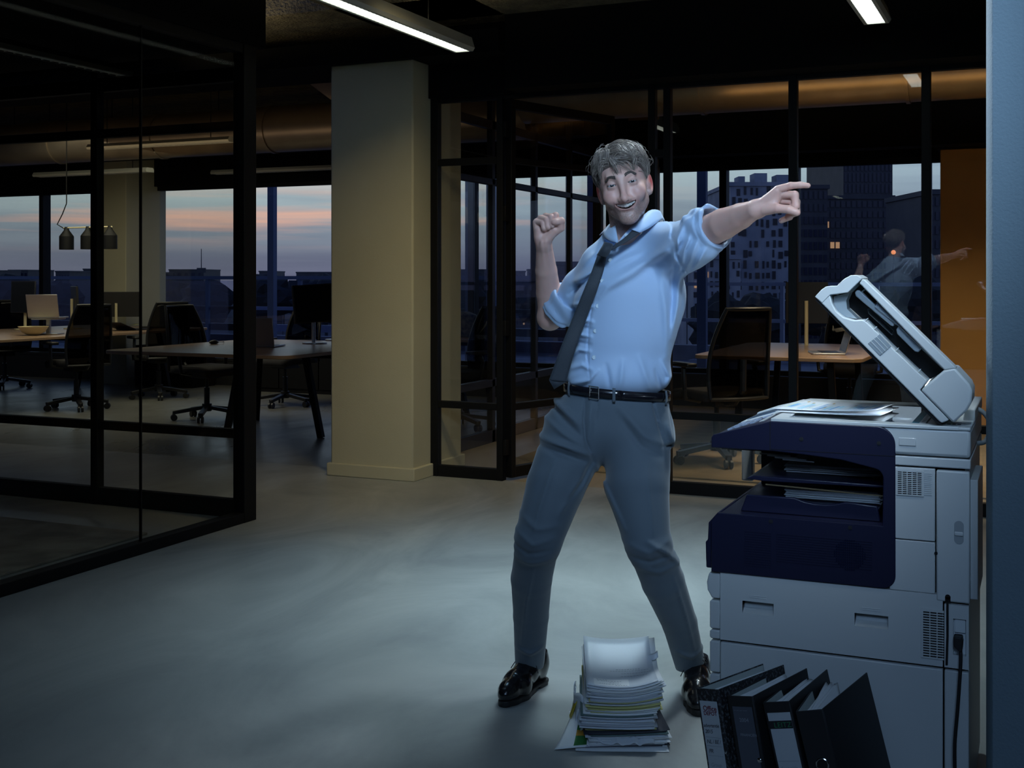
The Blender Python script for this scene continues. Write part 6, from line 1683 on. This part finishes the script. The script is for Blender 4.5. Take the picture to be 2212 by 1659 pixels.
CL0, CL1 = Lp(1501, 508, 3.575), Lp(1545, 489, 3.515)
CR0, CR1 = Lp(1230, 648, 3.93), Lp(1207, 676, 3.965)
def tube_shell(Q, a, b, ra, rb, th):
    ba = b - a; L_ = np.linalg.norm(ba); n = ba / L_
    s = (Q - a) @ n; r = nrm(Q - a - s[:, None] * n)
    rr = ra + (rb - ra) * np.clip(s / L_, 0, 1)
    d2 = np.abs(r - rr) - th
    ds = np.abs(s - L_ / 2) - L_ / 2
    return np.minimum(np.maximum(d2, ds), 0) + np.sqrt(np.maximum(d2, 0) ** 2 + np.maximum(ds, 0) ** 2) - 0.003
def f_shirt(Q):
    d = shirt_raw(Q)
    fo = folds(Q, shirt_lines)
    d = d - fo
    # rolled cuffs
    wob = 0.0035 * np.sin(Q[:, 0] * 130 + Q[:, 2] * 90) + 0.002 * np.sin(Q[:, 1] * 160 + Q[:, 2] * 120)
    cl = tube_shell(Q, CL0, CL1, 0.0585, 0.0625, 0.0035) + wob * .6
    cl = np.minimum(cl, tube_shell(Q, CL0 + (CL1 - CL0) * 0.18, CL0 + (CL1 - CL0) * 0.72, 0.0655, 0.0665, 0.002) + wob * .6)
    cr = tube_shell(Q, CR0, CR1, 0.0535, 0.058, 0.0035) + wob * .6
    cr = np.minimum(cr, tube_shell(Q, CR0 - (CR1 - CR0) * 0.15, CR0 + (CR1 - CR0) * 0.75, 0.0605, 0.062, 0.002) + wob * .6)
    d = smin(d, cl, 0.006); d = smin(d, cr, 0.006)
    # hollow the sleeve ends and the neck
    nl = (CL1 - CL0) / np.linalg.norm(CL1 - CL0); nr_ = (CR1 - CR0) / np.linalg.norm(CR1 - CR0)
    d = smax(d, -cone(Q, CL0 + nl * 0.035, CL1 + nl * 0.15, 0.052, 0.056), 0.004)
    d = smax(d, -cone(Q, CR0 - nr_ * 0.005, CR1 + nr_ * 0.15, 0.0465, 0.051), 0.004)
    d = smax(d, -cone(Q, NECK_B + A_((-0.004, -0.006, 0.050)), fromh((0, 0.005, -0.06)), 0.059, 0.064), 0.006)
    vx = Lp(1340, 512, 3.68)
    d = smax(d, -cone(Q, vx + A_((0, -0.05, 0.0)), NECK_B + A_((0, -0.05, 0.07)), 0.006, 0.048), 0.005)
    return smax(d, (WB[2] - 0.03) - Q[:, 2], 0.004)
sv, sq = surface(f_shirt, Lp(1180, 860, 3.80) + A_((-0.04, -0.40, -0.01)), Lp(1595, 430, 3.5) + A_((0.05, 0.50, 0.03)), 0.0034)
shirt = part('shirt', np_mesh('shirt', [(sv, sq)], M['shirt']))
def front(fn, x, z, y0=-0.32, y1=0.15, n=240):
    ys = np.linspace(y0, y1, n); d = fn(np.stack([np.full(n, x), ys, np.full(n, z)], 1))
    i = int(np.argmax(d < 0)); return ys[i] if d[i] < 0 else None
def on(fn, u, v, d=3.68, lift=0.0):
    for _ in range(3):
        p = Lp(u, v, d); y = front(fn, p[0], p[2])
        if y is None: break
        d = D0 + y
    p = Lp(u, v, d); p[1] -= lift; return p
M['button'] = mat('button', (0.55, 0.66, 0.74), 0.2)
for (u, v) in ((1318, 562), (1301, 607), (1291, 661), (1286, 715), (1283, 772)):
    p = on(f_shirt, u, v)
    b = MB(); b.lathe([(0.0068, 0.0), (0.0068, 0.0020), (0.0056, 0.0030), (0.0046, 0.0020)], (0, 0, 0), 16)
    for (a, c) in ((-.0013, 0), (.0013, 0)): b.cyl((a, c, 0.0014), (a, c, 0.0019), 0.0006, 6)
    o = b.build('button', M['button'], shirt); o.location = p - A_((0, 0.0006, 0)); o.rotation_euler = (PI / 2 - 0.1, 0, 0)
# collar flaps
def ribbon(name, edge_a, edge_b, material, parent, th=0.0022, nu=14, nv=5, puff=0.0, sm=True):
    """sheet between two pixel/depth edges"""
    A = [Vector(Lp(*p)) for p in edge_a]; B = [Vector(Lp(*p)) for p in edge_b]
    A = smooth_path(A, 4); B = smooth_path(B, 4)
    def samp(P_, t):
        f = t * (len(P_) - 1); i = min(int(f), len(P_) - 2); return P_[i].lerp(P_[i + 1], f - i)
    m = MB()
    m.grid(lambda i, j: samp(A, i).lerp(samp(B, i), j) + Vector((0, -puff * math.sin(PI * j), 0)), nu, nv)
    return m.build(name, material, parent, solid=th, angle=60)
ribbon('collar_flap', [(1428, 462, 3.86), (1424, 455, 3.80), (1404, 454, 3.735), (1381, 474, 3.69), (1359, 494, 3.664)], [(1436, 478, 3.86), (1430, 474, 3.79), (1419, 481, 3.72), (1402, 493, 3.68), (1382, 502.5, 3.655)], M['shirt'], shirt, puff=0.006)
ribbon('collar_flap', [(1313, 488, 3.84), (1322, 480, 3.78), (1328, 482, 3.73), (1331, 497, 3.69), (1335, 518, 3.668)], [(1295, 508, 3.84), (1301, 504, 3.79), (1304, 510, 3.74), (1315, 519, 3.69), (1332, 525, 3.66)], M['shirt'], shirt, puff=0.005)
ribbon('collar_stand', [(1404, 457, 3.745), (1378, 478, 3.70), (1357, 496, 3.674), (1337, 520, 3.672)], [(1406, 470, 3.745), (1384, 492, 3.70), (1364, 507, 3.676), (1342, 525, 3.674)], M['shirt'], shirt)
ribbon('collar_stand', [(1325, 484, 3.77), (1330, 500, 3.70), (1336, 521, 3.674)], [(1316, 500, 3.77), (1324, 514, 3.70), (1334, 526, 3.674)], M['shirt'], shirt)
p = Lp(1352, 508, 3.664); b = MB(); b.cyl((0, 0, 0), (0, 0, 0.002), 0.005, 14); o = b.build('button', M['button'], shirt); o.location = p; o.rotation_euler = (PI / 2, 0, 0)
# tie
M['tie'] = mat('tie_cloth', (0.017, 0.024, 0.035), 0.7, sheen=0.15, bump=(1500, 0.3, 0.001), var=(900, (0.032, 0.042, 0.056), 2))
def blade():
    L_ = [(1291, 551), (1277, 590), (1262, 625), (1236, 690), (1210, 755), (1194, 800), (1186, 821)]
    R__ = [(1310, 553), (1302, 590), (1291, 622), (1267, 686), (1244, 750), (1230, 797), (1223, 825)]
    pts = []
    for (a, b) in zip(L_, R__):
        ds = []
        for t in (0.25, 0.75):
            u = a[0] + (b[0] - a[0]) * t; v = a[1] + (b[1] - a[1]) * t
            q = on(f_shirt, u, v, 3.68); y = front(f_shirt, q[0], q[2])
            ds.append(D0 + y if y is not None else None)
        pts.append((a, b, ds))
    dl = [min([x for x in d if x is not None] or [3.70]) for _, _, d in pts]
    for i in range(1, len(dl)): dl[i] = min(dl[i], dl[i - 1] + 0.012)
    ea = [(a[0], a[1], d - 0.010) for (a, b, _), d in zip(pts, dl)]; eb = [(b[0], b[1], d - 0.012) for (a, b, _), d in zip(pts, dl)]
    return ea, eb
ea, eb = blade()
tie = ribbon('tie', ea, eb, M['tie'], person, th=0.004, nu=30, nv=7, puff=0.004)
tl, tr_ = ea[-1], eb[-1]
m = MB(); A0, B0, T0 = Vector(Lp(*tl)), Vector(Lp(*tr_)), Vector(Lp(1197, 841, (tl[2] + tr_[2]) / 2))
m.add([A0, B0, T0], [(0, 1, 2)]); m.build('tie_tip', M['tie'], tie, solid=0.004)
ribbon('tie_knot', [(1306, 525, 3.658), (1303, 533, 3.645), (1297, 542, 3.645), (1291, 551, 3.655)], [(1322, 529, 3.652), (1320, 536, 3.640), (1315, 545, 3.640), (1310, 553, 3.652)], M['tie'], tie, th=0.010, nu=10, nv=6, puff=0.009)
ribbon('tie_band', [(1366, 497, 3.664), (1350, 513, 3.662), (1331, 527, 3.658), (1316, 536, 3.655)], [(1383, 503, 3.656), (1362, 517, 3.655), (1342, 529, 3.652), (1320, 541, 3.650)], M['tie'], tie, th=0.003)
ribbon('tie_band', [(1306, 515, 3.672), (1318, 522, 3.662), (1331, 524, 3.657)], [(1306, 528, 3.668), (1316, 532, 3.655), (1326, 531, 3.652)], mat('tie_blue', (0.035, 0.075, 0.17), 0.4), tie, th=0.003)  # this band is bluer and smoother than the rest of the tie

# ------------------------------------------------------------------ trousers
HPc = Lp(1330, 884, 3.805)
tr_lines = [([(1189, 858), (1209, 880), (1250, 916)], 3.68, 7, 10), ([(1192, 876), (1215, 905), (1252, 940)], 3.68, -4, 8), ([(1168, 950), (1223, 964), (1274, 984)], 3.66, 8, 9), ([(1170, 970), (1222, 984), (1266, 1000)], 3.66, -5, 8),
    ([(1172, 905), (1215, 936), (1258, 962)], 3.67, 4, 9), ([(1276, 1000), (1254, 1040), (1220, 1076)], 3.70, -6, 8), ([(1262, 1020), (1232, 1060), (1205, 1100)], 3.70, 4, 9),
    ([(1266, 862), (1262, 905), (1264, 948), (1284, 1000)], 3.68, -4, 4), ([(1278, 864), (1274, 905), (1276, 940)], 3.68, 2.5, 6), ([(1293, 861), (1288, 900), (1284, 932)], 3.68, -1.5, 3),
    ([(1410, 864), (1417, 898), (1434, 960)], 3.70, -4, 3.5), ([(1440, 915), (1449, 945), (1452, 958)], 3.75, 9, 11), ([(1425, 958), (1440, 962), (1452, 958)], 3.74, -4, 5), ([(1341, 884), (1390, 938), (1436, 962)], 3.69, 4, 12), ([(1345, 910), (1380, 960), (1425, 985)], 3.69, -3, 10),
    ([(1290, 1010), (1310, 1060), (1342, 1130)], 3.70, 4, 8), ([(1112, 1150), (1150, 1178), (1196, 1166)], 3.58, 3, 8), ([(1108, 1176), (1140, 1196), (1188, 1188)], 3.60, -3, 7), ([(1112, 1206), (1145, 1216), (1190, 1206)], 3.62, 2.5, 8), ([(1125, 1120), (1160, 1145), (1205, 1140)], 3.58, 3, 9),
    ([(1352, 1178), (1400, 1196), (1448, 1172)], 3.56, 2.5, 9), ([(1362, 1204), (1402, 1214), (1462, 1196)], 3.58, -3, 8), ([(1372, 1226), (1420, 1236), (1478, 1220)], 3.60, 2.5, 9), ([(1400, 1170), (1436, 1190), (1470, 1222)], 3.58, 5, 9),
    ([(1150, 1215), (1136, 1300), (1128, 1412)], 3.72, 3, 5), ([(1448, 1235), (1482, 1330), (1508, 1420)], 3.70, 3, 5), ([(1400, 1010), (1404, 1080), (1408, 1150)], 3.60, 2, 8), ([(1200, 1000), (1172, 1080), (1150, 1150)], 3.60, 3, 8),
    ([(1118, 1400), (1145, 1412), (1172, 1398)], 3.82, 4, 7), ([(1462, 1408), (1494, 1420), (1524, 1404)], 3.78, 4, 7), ([(1445, 870), (1447, 1000), (1443, 1120)], 3.78, -2.5, 4)]
def f_tr(Q):
    d = ell(Q, Lp(1332, 870, 3.805), (0.166, 0.122, 0.085))
    d = smin(d, ell(Q, Lp(1318, 922, 3.80), (0.190, 0.128, 0.105)), 0.04)
    hR, kR, aR = Lp(1247, 935, 3.785), Lp(1162, 1168, 3.655), Lp(1144, 1436, 3.90)
    hL, kL, aL = Lp(1378, 945, 3.775), Lp(1398, 1172, 3.635), Lp(1494, 1448, 3.865)
    right = chain(Q, [(hR, 0.104), (Lp(1200, 1050, 3.715), 0.090), (kR, 0.072)], 0.006)
    right = smin(right, chain(Q, [(kR, 0.066), (Lp(1148, 1250, 3.74), 0.0635), (Lp(1147, 1330, 3.82), 0.056), (aR, 0.047)], 0.006), 0.02)
    left = chain(Q, [(hL, 0.108), (Lp(1378, 1050, 3.70), 0.096), (kL, 0.070)], 0.006)
    left = smin(left, chain(Q, [(Lp(1406, 1186, 3.64), 0.067), (Lp(1432, 1255, 3.70), 0.066), (Lp(1468, 1345, 3.79), 0.055), (aL, 0.0475)], 0.006), 0.02)
    d = smin(d, smin(right, left, 0.018), 0.045)
    d = d - folds(Q, tr_lines)
    top_z = WB[2] - 0.085 * (Q[:, 0] - WB[0]) - 0.008
    d = smax(d, Q[:, 2] - top_z, 0.004)
    # open hems
    d = smax(d, -cone(Q, aR + A_((0, 0.004, 0.03)), aR + A_((0.0, 0.01, -0.12)), 0.040, 0.052), 0.004)
    d = smax(d, -cone(Q, aL + A_((0, 0.004, 0.03)), aL + A_((0.015, 0.01, -0.12)), 0.0405, 0.054), 0.004)
    hemz = 0.076 + 0.35 * np.clip(Q[:, 1] - 0.05, -0.1, 0.1) * -0.4
    return smax(d, hemz - Q[:, 2], 0.004)
qv, qq = surface(f_tr, Lp(1090, 1480, 3.90) + A_((-0.03, -0.40, 0.0)), Lp(1540, 820, 3.80) + A_((0.06, 0.26, 0.02)), 0.0048)
trs = part('trousers', np_mesh('trousers', [(qv, qq)], M['trouser']))
# belt, buckle, loops
M['belt'] = mat('belt_leather', (0.008, 0.008, 0.012), 0.22, coat=0.4)
BC = Lp(1333, 845, 3.805); BRX, BRY = 0.1675, 0.1265
def bpt(a, dz, dr=0.0):
    x = (BRX + dr) * math.sin(a); y = -(BRY + dr) * math.cos(a)
    return Vector((BC[0] + x, BC[1] + y, BC[2] - 0.085 * x + dz))
m = MB(); m.grid(lambda i, j: bpt(2 * PI * i, -0.0135 + 0.027 * j), 90, 3); belt = m.build('belt', M['belt'], person, solid=0.0035, angle=60)
def a_of(u):
    best = min(range(-80, 81), key=lambda k: abs((LAT0 + bpt(math.radians(k), 0).x) / (D0 + bpt(math.radians(k), 0).y) * FPX + MIDX - u)); return math.radians(best)
a0, a1 = a_of(1274), a_of(1294)
bk_ = MB()
for (s0, s1) in (((a0, -0.018), (a1, -0.018)), ((a0, 0.018), (a1, 0.018)), ((a1, -0.018), (a1, 0.018)), ((a0 + 0.02, -0.018), (a0 + 0.02, 0.018))):
    bk_.tube([bpt(s0[0], s0[1], 0.006), bpt(s1[0], s1[1], 0.006)], 0.0018, 8)
bk_.tube([bpt(a0 + 0.02, 0, 0.005), bpt(a1, 0, 0.008)], 0.0014, 8)
bk_.build('buckle', M['chrome'], belt)
for u in (1304, 1314): 
    q = bpt(a_of(u), 0, 0.002); MB().sphere(q, 0.0016, 8, 6).build('belt_hole', M['pr_gap'], belt)
for u in (1232, 1327, 1436):
    a = a_of(u); m = MB(); m.grid(lambda i, j: bpt(a + (i - .5) * 0.055, -0.024 + 0.044 * j, 0.004 + 0.0025 * math.sin(PI * j)), 4, 6)
    m.build('belt_loop', M['trouser'], trs, solid=0.002)
# shoes
M['shoe'] = mat('shoe_leather', (0.006, 0.006, 0.008), 0.24, coat=0.3, bump=(60, 0.05, 0.003))
M['sole'] = mat('shoe_sole', (0.010, 0.010, 0.011), 0.55)
M['lace'] = mat('shoe_lace', (0.008, 0.008, 0.009), 0.7)
def shoe(heel, dirv, lift=0.0):
    f = Vector((dirv[0], dirv[1], 0)).normalized(); l_ = Vector((-f.y, f.x, 0))
    Fm = A_([[f.x, l_.x, 0], [f.y, l_.y, 0], [0, 0, 1]])
    org = A_((heel[0], heel[1], 0))
    def up(Q):
        q = (Q - org) @ Fm
        d = ell(q, (0.046, 0, 0.062), (0.045, 0.0345, 0.058))
        d = smin(d, chain(q, [((0.065, 0, 0.078), 0.036), ((0.12, 0, 0.062), 0.037), ((0.18, 0.002, 0.046), 0.040), ((0.238, 0.004, 0.037), 0.030), ((0.262, 0.005, 0.032), 0.021)], 0.02), 0.03)
        d = smin(d, chain(q, [((0.055, 0, 0.08), 0.036), ((0.05, 0, 0.118), 0.034)], 0.01), 0.02)
        d = smin(d, cone(q, (0.185, -0.012, 0.036), (0.185, 0.018, 0.036), 0.030, 0.030), 0.02)
        cap_l = np.abs(q[:, 0] - 0.205 - 6 * q[:, 1] ** 2)       # toe cap seam and facing seams
        d = d + 0.0009 * np.exp(-(cap_l / 0.0016) ** 2)
        fac = np.abs(np.abs(q[:, 1]) - (0.012 + 0.06 * np.clip(0.16 - q[:, 0], 0, 1))) ; mk = (q[:, 0] > 0.085) & (q[:, 0] < 0.165) & (q[:, 2] > 0.05)
        d = d - 0.0016 * np.exp(-(fac / 0.004) ** 2) * mk
        d = smax(d, 0.013 - q[:, 2], 0.003)
        d = smax(d, q[:, 2] - 0.116, 0.003)
        return d
    def so(Q):
        q = (Q - org) @ Fm
        q2 = q.copy(); q2[:, 2] = 0
        fp = chain(q2, [((0.037, 0, 0), 0.034), ((0.10, 0, 0), 0.031), ((0.185, 0.003, 0), 0.0415), ((0.235, 0.005, 0), 0.032), ((0.262, 0.006, 0), 0.022)], 0.01)
        slab = np.maximum(fp, np.abs(q[:, 2] - 0.0145 - 0.0035 * 0) - 0.0045)
        ball_ = np.maximum(np.maximum(fp, 0.11 - q[:, 0]), np.abs(q[:, 2] - 0.006) - 0.006)
        hl = np.maximum(np.maximum(fp + 0.002, q[:, 0] - 0.078), np.abs(q[:, 2] - 0.0075) - 0.0075)
        sl = np.minimum(slab, np.minimum(hl, ball_))
        return sl
    lo = org + A_((-0.30, -0.34, -0.01)); hi = org + A_((0.12, 0.09, 0.14))
    v, q = surface(up, lo, hi, 0.0026); s_ = part('shoe', np_mesh('shoe', [(v, q)], M['shoe']))
    v, q = surface(so, lo, hi, 0.003); o = part('sole', np_mesh('sole', [(v, q)], M['sole']), s_)
    m = MB()
    def wp(x, y, z): return Vector(org) + f * x + l_ * y + Vector((0, 0, z))
    for i in range(4):
        x = 0.088 + 0.016 * i; zt_ = 0.118 - 0.011 * i - 0.0 
        m.tube([wp(x, -0.02, zt_ - 0.012), wp(x - 0.004, 0, zt_ - 0.0015), wp(x, 0.02, zt_ - 0.012)], 0.002, 6)
    for sg in (-1, 1):
        m.tube(smooth_path([wp(0.086, 0, 0.117), wp(0.10, sg * 0.018, 0.128), wp(0.112, sg * 0.034, 0.112), wp(0.10, sg * 0.03, 0.108), wp(0.088, sg * 0.006, 0.117)]), 0.0014, 6)
        m.tube(smooth_path([wp(0.088, 0, 0.117), wp(0.108, sg * 0.022, 0.116), wp(0.125, sg * 0.042, 0.085), wp(0.13, sg * 0.05, 0.07)]), 0.0014, 6)
    m.build('lace', M['lace'], s_)
    return s_
shoe((0.105 - LAT0, 3.972 - D0), (-0.50, -0.866))
shoe((0.603 - LAT0, 3.925 - D0), (-0.16, -0.987))
